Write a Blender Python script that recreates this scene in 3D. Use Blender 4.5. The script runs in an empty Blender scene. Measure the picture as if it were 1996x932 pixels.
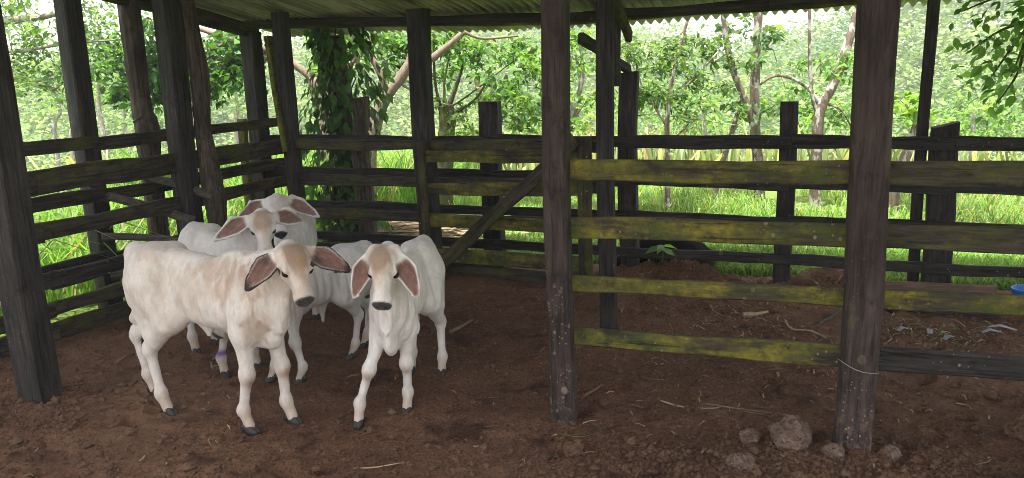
import bpy, bmesh, math, random
import numpy as np
from mathutils import Vector, Matrix

random.seed(7)
rng = np.random.default_rng(11)
scene = bpy.context.scene
col = scene.collection

# ------------------------------------------------------------------ camera
F_PX, PITCH, ROLL, EYE = 1573.0, math.radians(12.2), math.radians(1.85), 1.7
_r0 = Vector((1, 0, 0)); _f = Vector((0, math.cos(PITCH), -math.sin(PITCH))); _u0 = Vector((0, math.sin(PITCH), math.cos(PITCH)))
_r = _r0 * math.cos(ROLL) - _u0 * math.sin(ROLL)
_u = _r0 * math.sin(ROLL) + _u0 * math.cos(ROLL)
cd = bpy.data.cameras.new("camera"); cam = bpy.data.objects.new("camera", cd); col.objects.link(cam)
cd.sensor_width = 36; cd.lens = F_PX / 1996 * 36; cd.clip_end = 2000; cd.clip_start = 0.05
m = Matrix((_r, _u, -_f)).transposed().to_4x4(); m.translation = (0, 0, EYE)
cam.matrix_world = m
scene.camera = cam

# ------------------------------------------------------------------ sky, sun, exposure
SUN_EL, SUN_AZ = math.radians(78), math.radians(205)      # azimuth from +Y towards +X
w = bpy.data.worlds.new("World"); scene.world = w; w.use_nodes = True
nt = w.node_tree; bg = nt.nodes["Background"]
sky = nt.nodes.new("ShaderNodeTexSky"); sky.sky_type = 'NISHITA'; sky.sun_disc = False
sky.sun_elevation = SUN_EL; sky.sun_rotation = SUN_AZ; sky.dust_density = 3.0; sky.air_density = 1.0; sky.ozone_density = 1.0
tc = nt.nodes.new("ShaderNodeTexCoord"); nz = nt.nodes.new("ShaderNodeTexNoise")
nz.inputs['Scale'].default_value = 2.6; nz.inputs['Detail'].default_value = 6; nz.inputs['Roughness'].default_value = .55
mp = nt.nodes.new("ShaderNodeMapping"); mp.inputs['Scale'].default_value = (1, 1, 2.5)
cr = nt.nodes.new("ShaderNodeValToRGB"); cr.color_ramp.elements[0].position = .32; cr.color_ramp.elements[1].position = .62
cr.color_ramp.elements[0].color = (.12, .12, .12, 1); cr.color_ramp.elements[1].color = (.95, .95, .95, 1)
mx = nt.nodes.new("ShaderNodeMix"); mx.data_type = 'RGBA'
mx.inputs[7].default_value = (7.7, 7.5, 7.3, 1)           # thin bright cloud deck
nt.links.new(tc.outputs['Generated'], mp.inputs[0]); nt.links.new(mp.outputs[0], nz.inputs['Vector'])
nt.links.new(nz.outputs['Fac'], cr.inputs[0]); nt.links.new(cr.outputs[0], mx.inputs[0])
nt.links.new(sky.outputs[0], mx.inputs[6]); nt.links.new(mx.outputs[2], bg.inputs[0])
bg.inputs[1].default_value = 0.125
sd = bpy.data.lights.new("sun", 'SUN'); sun = bpy.data.objects.new("sun", sd); col.objects.link(sun)
sd.energy = 5.0; sd.angle = math.radians(2.5); sd.color = (1, .96, .9)
sdir = Vector((math.sin(SUN_AZ) * math.cos(SUN_EL), math.cos(SUN_AZ) * math.cos(SUN_EL), math.sin(SUN_EL)))
sun.rotation_euler = sdir.to_track_quat('Z', 'Y').to_euler(); sun.location = (0, 0, 20)
vs = scene.view_settings; vs.view_transform = 'Standard'; vs.look = 'None'; vs.exposure = 1.65; vs.gamma = 1
scene.cycles.use_denoising = True; scene.cycles.denoising_prefilter = 'ACCURATE'
scene.cycles.filter_width = .9
scene.cycles.max_bounces = 8; scene.cycles.diffuse_bounces = 4; scene.cycles.transparent_max_bounces = 8
scene.cycles.sample_clamp_indirect = 6.0

# ------------------------------------------------------------------ numeric helpers
def _hash(ix, iy, iz, s):
    h = (ix.astype(np.int64) * 374761393 + iy.astype(np.int64) * 668265263 + iz.astype(np.int64) * 2147483647 + s * 974711) & 0x7fffffff
    h = ((h ^ (h >> 13)) * 1274126177) & 0x7fffffff
    return ((h ^ (h >> 16)) & 0xffff) / 65535.0
def vnoise(P, seed=0):
    P = np.asarray(P, float); i = np.floor(P).astype(np.int64); f = P - i; f = f * f * (3 - 2 * f)
    o = 0
    for dx in (0, 1):
        for dy in (0, 1):
            for dz in (0, 1):
                wgt = (f[:, 0] if dx else 1 - f[:, 0]) * (f[:, 1] if dy else 1 - f[:, 1]) * (f[:, 2] if dz else 1 - f[:, 2])
                o = o + wgt * _hash(i[:, 0] + dx, i[:, 1] + dy, i[:, 2] + dz, seed)
    return o
def fbm(P, oct=4, seed=0, gain=.5):
    P = np.asarray(P, float); a = 1; t = 0; s = 0
    for k in range(oct):
        s = s + a * vnoise(P * 2 ** k, seed + k * 17); t += a; a *= gain
    return s / t
def smooth(a, b, x):
    t = np.clip((x - a) / (b - a), 0, 1); return t * t * (3 - 2 * t)

# ------------------------------------------------------------------ object helpers
def mesh_np(name, V, Fc, mat=None, smooth_=False, colors=None):
    """V (n,3); Fc (m,k) int array or list"""
    me = bpy.data.meshes.new(name)
    if isinstance(Fc, np.ndarray):
        n, k = Fc.shape
        me.vertices.add(len(V)); me.vertices.foreach_set('co', np.asarray(V, np.float32).ravel())
        me.loops.add(n * k); me.loops.foreach_set('vertex_index', Fc.astype(np.int32).ravel())
        me.polygons.add(n); me.polygons.foreach_set('loop_start', np.arange(0, n * k, k, dtype=np.int32))
        me.update(calc_edges=True); me.validate()
    else:
        me.from_pydata([tuple(v) for v in V], [], Fc); me.update()
    if smooth_:
        me.polygons.foreach_set('use_smooth', np.ones(len(me.polygons), bool))
    if colors is not None:
        a = me.color_attributes.new('Col', 'FLOAT_COLOR', 'POINT')
        c = np.ones((len(V), 4), np.float32); c[:, :colors.shape[1]] = colors
        a.data.foreach_set('color', c.ravel())
    if mat is not None: me.materials.append(mat)
    return me
def link(name, me, parent=None):
    o = bpy.data.objects.new(name, me); col.objects.link(o)
    if parent is not None: o.parent = parent
    return o
def tag(o, label, cat=None, group=None, kind=None):
    if label: o['label'] = label
    if cat: o['category'] = cat
    if group: o['group'] = group
    if kind: o['kind'] = kind
    return o
def thing(name, label, cat, loc=(0, 0, 0), group=None):
    o = link(name, None); o.location = loc
    o.empty_display_size = .1
    return tag(o, label, cat, group)
def joinpy(parts):
    V = []; Fs = []; n = 0
    for v, f in parts:
        V.append(np.asarray(v, float)); Fs += [tuple(i + n for i in q) for q in f]; n += len(v)
    return np.vstack(V), Fs
def tube(pts, rad, seg=6, wob=0, seed=0, cap=True):
    pts = [Vector(p) for p in pts]; n = len(pts); V = []; Fs = []
    prev = None; rr = random.Random(seed)
    for i, p in enumerate(pts):
        t = (pts[min(i + 1, n - 1)] - pts[max(i - 1, 0)]).normalized()
        a = prev if prev is not None else (Vector((1, 0, 0)) if abs(t.x) < .8 else Vector((0, 1, 0)))
        a = (a - t * a.dot(t)).normalized(); prev = a; b = t.cross(a)
        r = rad[i] if hasattr(rad, '__len__') else rad
        for k in range(seg):
            an = 2 * math.pi * k / seg; q = r * (1 + wob * (rr.random() - .5) * 2)
            V.append(p + a * math.cos(an) * q + b * math.sin(an) * q)
    for i in range(n - 1):
        for k in range(seg):
            k2 = (k + 1) % seg
            Fs.append((i * seg + k, i * seg + k2, (i + 1) * seg + k2, (i + 1) * seg + k))
    if cap:
        Fs.append(tuple(range(seg))[::-1]); Fs.append(tuple((n - 1) * seg + k for k in range(seg)))
    return [tuple(v) for v in V], Fs
def curve_pts(ctrl, n=10):
    c = [Vector(p) for p in ctrl]; out = []
    for i in range(len(c) - 1):
        p0 = c[max(i - 1, 0)]; p1 = c[i]; p2 = c[i + 1]; p3 = c[min(i + 2, len(c) - 1)]
        for k in range(n):
            t = k / n
            out.append(.5 * ((2 * p1) + (p2 - p0) * t + (2 * p0 - 5 * p1 + 4 * p2 - p3) * t * t + (3 * p1 - p0 - 3 * p2 + p3) * t ** 3))
    out.append(c[-1]); return out

# ------------------------------------------------------------------ materials
class NT:
    def __init__(s, name):
        s.m = bpy.data.materials.new(name); s.m.use_nodes = True; s.t = s.m.node_tree; s.b = s.t.nodes['Principled BSDF']; s.out = s.t.nodes['Material Output']
    def n(s, typ, **k):
        o = s.t.nodes.new(typ)
        for a, v in k.items(): setattr(o, a, v)
        return o
    def l(s, a, b): s.t.links.new(a, b)
    def coords(s, scale=(1, 1, 1), kind='Object', offs_random=False):
        c = s.n('ShaderNodeTexCoord'); mp = s.n('ShaderNodeMapping'); mp.inputs['Scale'].default_value = scale
        if kind == 'World':
            g = s.n('ShaderNodeNewGeometry'); s.l(g.outputs['Position'], mp.inputs[0])
        else: s.l(c.outputs[kind], mp.inputs[0])
        if offs_random:
            oi = s.n('ShaderNodeObjectInfo'); mu = s.n('ShaderNodeMath', operation='MULTIPLY'); mu.inputs[1].default_value = 37.0
            s.l(oi.outputs['Random'], mu.inputs[0]); cb = s.n('ShaderNodeCombineXYZ')
            for i in range(3): s.l(mu.outputs[0], cb.inputs[i])
            s.l(cb.outputs[0], mp.inputs['Location'])
        return mp.outputs[0]
    def noise(s, vec, scale, detail=5, rough=.6, dist=0):
        o = s.n('ShaderNodeTexNoise'); o.inputs['Scale'].default_value = scale; o.inputs['Detail'].default_value = detail
        o.inputs['Roughness'].default_value = rough; o.inputs['Distortion'].default_value = dist
        s.l(vec, o.inputs['Vector']); return o.outputs['Fac']
    def voro(s, vec, scale, feature='F1'):
        o = s.n('ShaderNodeTexVoronoi', feature=feature); o.inputs['Scale'].default_value = scale; s.l(vec, o.inputs['Vector']); return o
    def ramp(s, fac, stops):
        o = s.n('ShaderNodeValToRGB'); e = o.color_ramp.elements
        while len(e) < len(stops): e.new(.5)
        for i, (p, c) in enumerate(stops):
            e[i].position = p; e[i].color = (*c, 1) if len(c) == 3 else c
        s.l(fac, o.inputs[0]); return o.outputs[0]
    def fl(s, fac, a, b, lo=0., hi=1.):
        o = s.n('ShaderNodeMapRange'); o.inputs[1].default_value = a; o.inputs[2].default_value = b; o.inputs[3].default_value = lo; o.inputs[4].default_value = hi
        s.l(fac, o.inputs[0]); return o.outputs[0]
    def mix(s, f, a, b, mode='MIX'):
        o = s.n('ShaderNodeMix', data_type='RGBA', blend_type=mode)
        for sock, v in ((0, f), (6, a), (7, b)):
            if isinstance(v, (int, float)): o.inputs[sock].default_value = v
            elif isinstance(v, tuple): o.inputs[sock].default_value = (*v, 1)
            else: s.l(v, o.inputs[sock])
        return o.outputs[2]
    def mul(s, a, b):
        o = s.n('ShaderNodeMath', operation='MULTIPLY')
        for i, v in enumerate((a, b)):
            if isinstance(v, (int, float)): o.inputs[i].default_value = v
            else: s.l(v, o.inputs[i])
        return o.outputs[0]
    def bump(s, h, strength=.4, dist=.01, prev=None):
        o = s.n('ShaderNodeBump'); o.inputs['Strength'].default_value = strength; o.inputs['Distance'].default_value = dist
        s.l(h, o.inputs['Height'])
        if prev is not None: s.l(prev, o.inputs['Normal'])
        return o.outputs[0]
    def fin(s, color=None, rough=.8, normal=None, spec=.3):
        if color is not None:
            if isinstance(color, tuple): s.b.inputs['Base Color'].default_value = (*color, 1)
            else: s.l(color, s.b.inputs['Base Color'])
        if isinstance(rough, (int, float)): s.b.inputs['Roughness'].default_value = rough
        else: s.l(rough, s.b.inputs['Roughness'])
        if normal is not None: s.l(normal, s.b.inputs['Normal'])
        s.b.inputs['Specular IOR Level'].default_value = spec
        return s.m

def wood_mat(name, dark, light, moss=(.09, .115, .012), moss_amt=.5, splat=0., axis='X', mosscol2=(.17, .15, .015), rough=.85):
    """old timber: grain along the local axis, moss film, dried mud specks"""
    s = NT(name)
    st = {'X': (1.2, 14, 14), 'Z': (14, 14, 1.2)}[axis]
    v = s.coords(st, offs_random=True); v1 = s.coords((1, 1, 1), offs_random=True)
    g = s.noise(v, 3.2, 8, .68, .6)
    c = s.ramp(g, [(.36, dark), (.66, light)])
    big = s.noise(v1, 2.2, 4, .6)
    c = s.mix(s.fl(big, .35, .7, 0, .55), c, tuple(x * .45 for x in dark))
    # moss
    n1 = s.noise(s.coords((.8, 3, 3) if axis == 'X' else (3, 3, .8), offs_random=True), 3.3, 9, .74)
    lo = .66 - moss_amt * .36
    mf = s.fl(n1, lo, lo + .17)
    n2 = s.noise(v1, 30, 4, .7)
    mf = s.mul(mf, s.fl(n2, .25, .6, .3, 1))
    mc = s.mix(s.fl(s.noise(v1, 5, 5, .65), .38, .66), moss, mosscol2)
    c = s.mix(mf, c, mc)
    blot = s.noise(s.coords((1, 1.3, 1.3) if axis == 'X' else (1.3, 1.3, 1), offs_random=True), 7, 6, .7); c = s.mix(s.fl(blot, .56, .66, 0, .75), c, tuple(x * .8 for x in dark))
    if splat > 0:
        smask = s.fl(s.noise(v1, 3.5, 4, .6), .42, .6)
        if axis == 'Z':
            gp_ = s.n('ShaderNodeNewGeometry'); sx_ = s.n('ShaderNodeSeparateXYZ'); s.l(gp_.outputs['Position'], sx_.inputs[0]); low_ = s.fl(sx_.outputs[2], 1.05, .25)
            smask = s.mul(s.fl(s.noise(v1, 3.5, 4, .6), .40, .58, .25, 1), low_)
            c = s.mix(s.mul(s.mul(s.fl(s.noise(v1, 14, 7, .75), .5, .62), s.fl(sx_.outputs[2], .42, .05)), min(1, splat * 1.6)), c, (.16, .10, .072))
        for sc, th in ((30, .30), (13, .24), (70, .32)):
            vo = s.voro(s.coords((1, 1, .8), offs_random=True), sc)
            sep = s.n('ShaderNodeSeparateColor'); s.l(vo.outputs['Color'], sep.inputs[0])
            pick = s.fl(sep.outputs[0], 1 - .75 * splat, 1 - .75 * splat + .02)
            rad = s.mul(sep.outputs[1], th)
            lt = s.n('ShaderNodeMath', operation='LESS_THAN'); s.l(vo.outputs['Distance'], lt.inputs[0]); s.l(rad, lt.inputs[1])
            c = s.mix(s.mul(s.mul(s.mul(pick, lt.outputs[0]), smask), .8), c, (.25, .185, .135))
    b = s.bump(g, .55, .012); b = s.bump(n2, .25, .006, b)
    crk = s.noise(s.coords((.5, 22, 22) if axis == 'X' else (22, 22, .5), offs_random=True), 2.3, 3, .5)
    b = s.bump(s.fl(crk, .60, .66, 1, 0), .6, .008, b)
    c = s.mix(s.fl(crk, .62, .68, 0, .65), c, tuple(x * .25 for x in dark))
    return s.fin(c, rough, b, .25)

M = {}
M['rail'] = wood_mat('mossy_rail_wood', (.012, .010, .008), (.082, .066, .052), moss_amt=.52, moss=(.05, .062, .010), mosscol2=(.10, .095, .014))
M['rail_green'] = wood_mat('yellow_green_mossy_wood', (.018, .016, .012), (.06, .05, .036), moss_amt=.72, moss=(.056, .072, .012), mosscol2=(.225, .190, .022), splat=.3)
M['rail_dark'] = wood_mat('black_weathered_wood', (.009, .008, .008), (.064, .057, .052), moss_amt=.16, moss=(.03, .042, .012), mosscol2=(.055, .06, .02), splat=.12)
M['plank'] = wood_mat('light_brown_plank', (.11, .072, .050), (.24, .165, .115), moss_amt=.05)
M['rail_grey'] = wood_mat('grey_weathered_wood', (.05, .045, .040), (.15, .13, .11), moss_amt=.12)
M['post'] = wood_mat('dark_post_wood', (.009, .008, .008), (.062, .054, .050), moss_amt=.14, axis='Z', splat=.06, moss=(.03, .04, .012), mosscol2=(.06, .065, .015))
M['post_brown'] = wood_mat('purple_brown_post_wood', (.015, .011, .010), (.078, .056, .050), moss_amt=.12, axis='Z', splat=.55, moss=(.05, .055, .012))
M['post_moss'] = wood_mat('yellow_mossy_post_wood', (.03, .024, .014), (.08, .065, .03), moss_amt=.8, axis='Z', mosscol2=(.2, .17, .02))
M['log'] = wood_mat('rough_log_bark', (.022, .016, .013), (.125, .098, .078), moss_amt=.12, axis='Z', splat=.1)

def soil_mat(name, c1, c2, c3, world=True):
    s = NT(name); v = s.coords(kind='World' if world else 'Object')
    a = s.noise(v, 1.1, 6, .6); b = s.noise(v, 9, 8, .72); d = s.noise(v, 70, 6, .75)
    c = s.mix(s.fl(a, .40, .60), c1, c2); c = s.mix(s.fl(b, .45, .75, 0, .7), c, c3)
    c = s.mix(s.fl(d, .36, .52, .9, 0), c, tuple(x * .33 for x in c1)); c = s.mix(s.fl(d, .6, .75, 0, .6), c, tuple(min(1, x * 1.6) for x in c3))
    wet = s.noise(v, 1.9, 7, .7); c = s.mix(s.fl(wet, .55, .63, 0, .8), c, tuple(x * .33 for x in c1)); c = s.mix(s.fl(s.noise(v, .6, 3, .5), .5, .7, 0, .5), c, c3)
    vo = s.voro(v, 95); sep = s.n('ShaderNodeSeparateColor'); s.l(vo.outputs['Color'], sep.inputs[0])
    c = s.mix(s.mul(s.fl(sep.outputs[0], .93, .95), s.fl(vo.outputs['Distance'], .3, .25)), c, (.22, .17, .12))
    nb = s.bump(d, 1.0, .02); nb = s.bump(b, .9, .04, nb)
    return s.fin(c, .95, nb, .15)
M['soil'] = soil_mat('red_brown_soil', (.150, .073, .043), (.225, .115, .067), (.30, .172, .105))
M['clod'] = soil_mat('soil_clod', (.16, .086, .053), (.235, .137, .086), (.31, .20, .13))
M['stone'] = soil_mat('pale_earth_stone', (.22, .145, .11), (.32, .22, .165), (.40, .29, .23), world=False)

def plain(name, c, rough=.7, var=.25, scale=12, spec=.3, bumpd=.003):
    s = NT(name); v = s.coords(offs_random=True); n = s.noise(v, scale, 6, .65)
    cc = s.mix(s.fl(n, .3, .7), tuple(x * (1 - var) for x in c), tuple(min(1, x * (1 + var)) for x in c))
    return s.fin(cc, rough, s.bump(n, .4, bumpd), spec)
M['straw'] = plain('dry_straw', (.30, .23, .14), .8, .4)
M['stick'] = plain('dry_stick', (.16, .10, .065), .85, .35)
M['green_stem'] = plain('green_stem', (.12, .2, .03)); M['grey_plastic'] = plain('lilac_grey_plastic', (.26, .26, .30), .6, .3)
M['blue'] = plain('blue_plastic', (.015, .12, .40), .4, .25)
M['black_plastic'] = plain('black_plastic', (.006, .006, .006), .95, .3, spec=.05)
M['white_plastic'] = plain('torn_white_plastic', (.55, .56, .58), .6, .2)
M['wire'] = plain('galvanised_wire', (.24, .24, .24), .45, .2)
M['hoof'] = plain('dark_hoof_horn', (.035, .030, .028), .55, .5, 60)
M['hair_black'] = plain('black_tail_hair', (.012, .010, .010), .7, .3)
M['eye'] = plain('dark_wet_eye', (.006, .005, .004), .08, .2, spec=.6, bumpd=0)

def leaf_mat(name, transl=.35, rough=.5, tint=(1, 1, 1)):
    s = NT(name); a = s.n('ShaderNodeAttribute'); a.attribute_name = 'Col'
    c = s.mix(1.0, a.outputs['Color'], tint, 'MULTIPLY')
    s.fin(c, rough, None, .3)
    tr = s.n('ShaderNodeBsdfTranslucent'); mx = s.n('ShaderNodeMixShader'); mx.inputs[0].default_value = transl
    cc = s.mix(1.0, c, (1.5, 1.6, .6), 'MULTIPLY'); s.l(cc, tr.inputs[0])
    s.l(s.b.outputs[0], mx.inputs[1]); s.l(tr.outputs[0], mx.inputs[2]); s.l(mx.outputs[0], s.out.inputs[0])
    return s.m
M['leaf'] = leaf_mat('tree_leaf', .5); M['grass'] = leaf_mat('grass_blade', .4, .6); M['farleaf'] = leaf_mat('far_tree_leaf', .25, .7)
def one_leaf_mat(name, c):
    s = NT(name); oi = s.n('ShaderNodeObjectInfo')
    cc = s.ramp(oi.outputs['Random'], [(0, tuple(x * .6 for x in c)), (1, tuple(x * 1.35 for x in c))])
    s.fin(cc, .42, None, .4)
    tr = s.n('ShaderNodeBsdfTranslucent'); mx = s.n('ShaderNodeMixShader'); mx.inputs[0].default_value = .55
    s.l(s.mix(1.0, cc, (1.5, 1.7, .6), 'MULTIPLY'), tr.inputs[0]); s.l(s.b.outputs[0], mx.inputs[1]); s.l(tr.outputs[0], mx.inputs[2]); s.l(mx.outputs[0], s.out.inputs[0])
    return s.m
M['vine_leaf'] = one_leaf_mat('vine_leaf', (.062, .125, .045)); M['bough_leaf'] = one_leaf_mat('bough_leaf', (.13, .24, .06))
def bark_mat(name, c1, c2, lich=None, amt=.5):
    s = NT(name); v = s.coords((1, 1, .45), kind='World'); n = s.noise(v, 22, 8, .75)
    c = s.mix(s.fl(n, .36, .64), c1, c2)
    if lich:
        l = s.noise(s.coords((1, 1, .7), kind='World'), 11, 5, .6); c = s.mix(s.fl(l, .62 - amt * .3, .68 - amt * .3), c, lich)
    return s.fin(c, .9, s.bump(n, .7, .015), .2)
M['bark_pale'] = bark_mat('pale_brown_bark', (.13, .095, .068), (.24, .185, .135))
M['bark_lichen'] = bark_mat('lichen_spotted_bark', (.085, .062, .045), (.19, .145, .105), (.38, .36, .31), .40)
M['bark_dark'] = bark_mat('dark_mossy_bark', (.035, .030, .020), (.10, .085, .055), (.07, .09, .02), .5)
M['bark_grey'] = bark_mat('grey_bark', (.16, .14, .11), (.30, .27, .22), (.40, .39, .35), .3)

# ------------------------------------------------------------------ layout lines of the place
ND = np.array((.363, .932)); DD = np.array((.932, -.363))             # across / along the rear fences
LV = np.array((.4627, .8865)); LN = np.array((-.8865, .4627))         # along / outward of the left fences
def terrain(x, y):
    x = np.asarray(x, float); y = np.asarray(y, float)
    r = np.hypot(x, y - 3); th = np.arctan2(x, np.maximum(y, .01))
    u = x * ND[0] + y * ND[1]
    z = -1.6 * smooth(9.8, 20, r) - 8.0 * smooth(14, 44, r)
    deg = np.degrees(th); ridge = np.interp(deg, [-60, -32, -20, -9, 0, 9, 13, 15.5, 18, 21, 26, 32, 60], [-4.0, -4.5, -3.5, -.5, .5, -1, -4, -6.0, -4.5, -1.0, 3.0, 5.0, 5.5])
    z = z + (ridge + 9.6) * smooth(46, 114, r)
    P = np.stack([x * .05, y * .05, x * 0], -1).reshape(-1, 3)
    z = z + (fbm(P, 3, 5).reshape(x.shape) - .5) * 3 * smooth(35, 80, r)
    P = np.stack([x * .8, y * .8, x * 0], -1).reshape(-1, 3)
    return z + (fbm(P, 3, 9).reshape(x.shape) - .5) * .16 * smooth(6.6, 9, r) - .035

# ------------------------------------------------------------------ ground sheet and pen floor
def grid_mesh(name, xs, ys, zf, mat):
    X, Y = np.meshgrid(xs, ys); Z = zf(X, Y); V = np.stack([X, Y, Z], -1).reshape(-1, 3)
    nx = len(xs); ny = len(ys); i = (np.arange(ny - 1)[:, None] * nx + np.arange(nx - 1)[None]).ravel()
    return mesh_np(name, V, np.stack([i, i + 1, i + nx + 1, i + nx], -1), mat, True)
def spaced(lim, near, n1, n2):
    a = np.linspace(-near, near, n1); b = near + (lim - near) * (np.linspace(0, 1, n2)[1:]) ** 2.2
    return np.concatenate([-b[::-1], a, b])
s = NT('meadow_ground'); v = s.coords(kind='World')
c = s.mix(s.fl(s.noise(v, .7, 6, .6), .35, .65), (.075, .125, .022), (.13, .19, .04)); c = s.mix(s.fl(s.noise(v, 14, 6, .7), .45, .7, 0, .6), c, (.10, .10, .035))
s.fin(c, .95, s.bump(s.noise(v, 30, 6, .7), .8, .03), .1)
ground = link('ground', grid_mesh('ground', spaced(420, 14, 100, 60), spaced(420, 14, 100, 60) + 4, lambda x, y: terrain(x, y) - .012, s.m)); tag(ground, 'green meadow and valley ground around the cattle pen', None, None, 'structure')

HOOFPRINTS = [(random.uniform(-2.8, 2.6), 2.8 + 2.9 * random.random() ** 1.3, random.uniform(.035, .055)) for _ in range(150)]
def pen_z(x, y):
    x = np.asarray(x, float); y = np.asarray(y, float); sh = x.shape
    P = np.stack([x, y, x * 0], -1).reshape(-1, 3)
    z = (fbm(P * 2.2, 3, 21) - .5) * .035 + (fbm(P * 11, 4, 33, .62) - .5) * .046
    z = z.reshape(sh)
    hp_ = HOOFPRINTS; zf = z.ravel(); xf = x.ravel(); yf = y.ravel()
    for hx, hy, hr in hp_:
        kk = (np.abs(xf - hx) < .16) & (np.abs(yf - hy) < .16)
        if kk.any():
            dd = np.hypot(xf[kk] - hx, yf[kk] - hy) / hr; zf[kk] += -.030 * np.exp(-dd ** 4) + .013 * np.exp(-((dd - 1.35) / .35) ** 2)
    z = zf.reshape(sh)
    # loose rim of crumbled earth between the two front posts and around post feet
    for cx, cy, rr, hh in ((.22, 3.5, .30, .03), (.75, 3.15, .5, .035), (1.43, 3.1, .35, .035), (-2.5, 4.0, .4, .03), (-3.1, 3.6, .6, .02)):
        g = np.exp(-((x - cx) ** 2 + (y - cy) ** 2) / rr ** 2); z = z + g * hh * (.6 + .8 * fbm(P * 16, 3, 3).reshape(sh))
    # heaps along the outer rear fence
    for cx, cy, rx, hh in ((1.38, 6.02, .32, .15), (1.0, 6.2, .35, .08), (2.36, 5.80, .28, .15), (.45, 6.6, .4, .05)):
        dx = (x - cx) * DD[0] + (y - cy) * DD[1]; dy = (x - cx) * ND[0] + (y - cy) * ND[1]
        z = z + hh * np.exp(-(dx / rx) ** 2 - (dy / .17) ** 2) * (.7 + .6 * fbm(P * 14, 3, 8).reshape(sh))
    # the sheet sinks under the turf outside the fences
    ul = (x + 3.064) * LN[0] + (y - 5.15) * LN[1]; ur = x * ND[0] + y * ND[1] - 6.28
    wob = (fbm(P * 3, 3, 44).reshape(sh) - .5) * .3
    z = z - .20 * smooth(.0, .4, ul + wob) - .20 * smooth(.12, .5, ur + wob - .9 * smooth(-.2, -1.0, x + .3 * 0))
    return z
fx = np.arange(-4.6, 4.8, .024); fy = np.concatenate([np.arange(-3, 2.2, .1), np.arange(2.2, 8.3, .024)])
floor = link('soil_floor', grid_mesh('soil_floor', fx, fy, pen_z, M['soil'])); tag(floor, 'trampled red-brown soil floor of the pen', None, None, 'structure')
def floor_z(x, y): return float(pen_z(np.array([x]), np.array([y]))[0])

# ------------------------------------------------------------------ timber pieces
def timber(name, parent, p0, p1, w, h, mat, up=(0, 0, 1), seg=8, seed=None, rag=.006, bow=0., taper=1., label=None):
    """sawn piece from p0 to p1: local X along it, w thick (Y), h high (Z); slightly crooked edges, bevelled arrises"""
    p0 = Vector(p0); p1 = Vector(p1); L = (p1 - p0).length; X = (p1 - p0).normalized(); Z = Vector(up); Y = Z.cross(X).normalized(); Z = X.cross(Y)
    rr = random.Random(seed if seed is not None else hash((round(p0.x, 2), round(p0.y, 2), round(p0.z, 2), name)) & 0xffff)
    b = min(.012, w * .2, h * .2); V = []; Fs = []
    prof = [(-1, -1, 0, 1), (-1, -1, 1, 0), (1, -1, -1, 0), (1, -1, 0, 1), (1, 1, 0, -1), (1, 1, -1, 0), (-1, 1, 1, 0), (-1, 1, 0, -1)]
    ph = [rr.random() * 6.28 for _ in range(6)]
    for i in range(seg + 1):
        t = i / seg; x = t * L; k = 1 + (taper - 1) * t
        zt = rag * (math.sin(t * L * 3.1 + ph[0]) + .6 * math.sin(t * L * 7.7 + ph[1]) + .7 * (rr.random() - .5))
        zb = rag * (math.sin(t * L * 2.7 + ph[2]) + .6 * math.sin(t * L * 8.9 + ph[3]) + .7 * (rr.random() - .5))
        yo = rag * .6 * math.sin(t * L * 2.2 + ph[4]); zo = bow * 4 * t * (1 - t)
        for sy, sz, by, bz in prof:
            V.append((x, sy * w / 2 * k + by * b + yo, sz * h / 2 * k + bz * b + zo + (zt if sz > 0 else zb)))
    for i in range(seg):
        for k in range(8):
            k2 = (k + 1) % 8; Fs.append((i * 8 + k2, i * 8 + k, (i + 1) * 8 + k, (i + 1) * 8 + k2))
    Fs.append(tuple(range(8))); Fs.append(tuple(seg * 8 + k for k in range(8))[::-1])
    me = mesh_np(name, V, Fs, mat)
    o = link(name, me, parent); R = Matrix((X, Y, Z)).transposed().to_4x4(); R.translation = p0
    if parent is not None: R = Matrix.Translation(-Vector(parent.location)) @ R
    o.matrix_local = R
    if label: o['label'] = label
    return o
def post(name, parent, x, y, z0, z1, wx, wy, rot, mat, lean=(0, 0), seg=9, rag=.006, top=None, label=None, taper=1.):
    """upright sawn post, local Z up"""
    rr = random.Random(int(x * 991 + y * 577)); V = []; Fs = []; b = .010
    prof = [(-1, -1, 0, 1), (-1, -1, 1, 0), (1, -1, -1, 0), (1, -1, 0, 1), (1, 1, 0, -1), (1, 1, -1, 0), (-1, 1, 1, 0), (-1, 1, 0, -1)]
    L = z1 - z0; ph = [rr.random() * 6.28 for _ in range(4)]
    for i in range(seg + 1):
        t = i / seg; k = 1 + (taper - 1) * t
        dx = rag * math.sin(t * L * 3 + ph[0]) + rag * .5 * (rr.random() - .5); dy = rag * math.sin(t * L * 2.6 + ph[1]); kk = k * (1 + rag * 3 * math.sin(t * L * 5 + ph[2]))
        for sx, sy, bx, by in prof:
            zz = t * L
            if i == seg and top: zz += top * sx
            V.append((sx * wx / 2 * kk + bx * b + dx + lean[0] * t, sy * wy / 2 * kk + by * b + dy + lean[1] * t, zz))
    for i in range(seg):
        for k in range(8):
            k2 = (k + 1) % 8; Fs.append((i * 8 + k, i * 8 + k2, (i + 1) * 8 + k2, (i + 1) * 8 + k))
    Fs.append(tuple(range(8))[::-1]); Fs.append(tuple(seg * 8 + k for k in range(8)))
    o = link(name, mesh_np(name, V, Fs, mat), parent)
    o.location = Vector((x, y, z0)) - (Vector(parent.location) if parent else Vector()); o.rotation_euler = (0, 0, rot)
    if label: o['label'] = label
    return o
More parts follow.
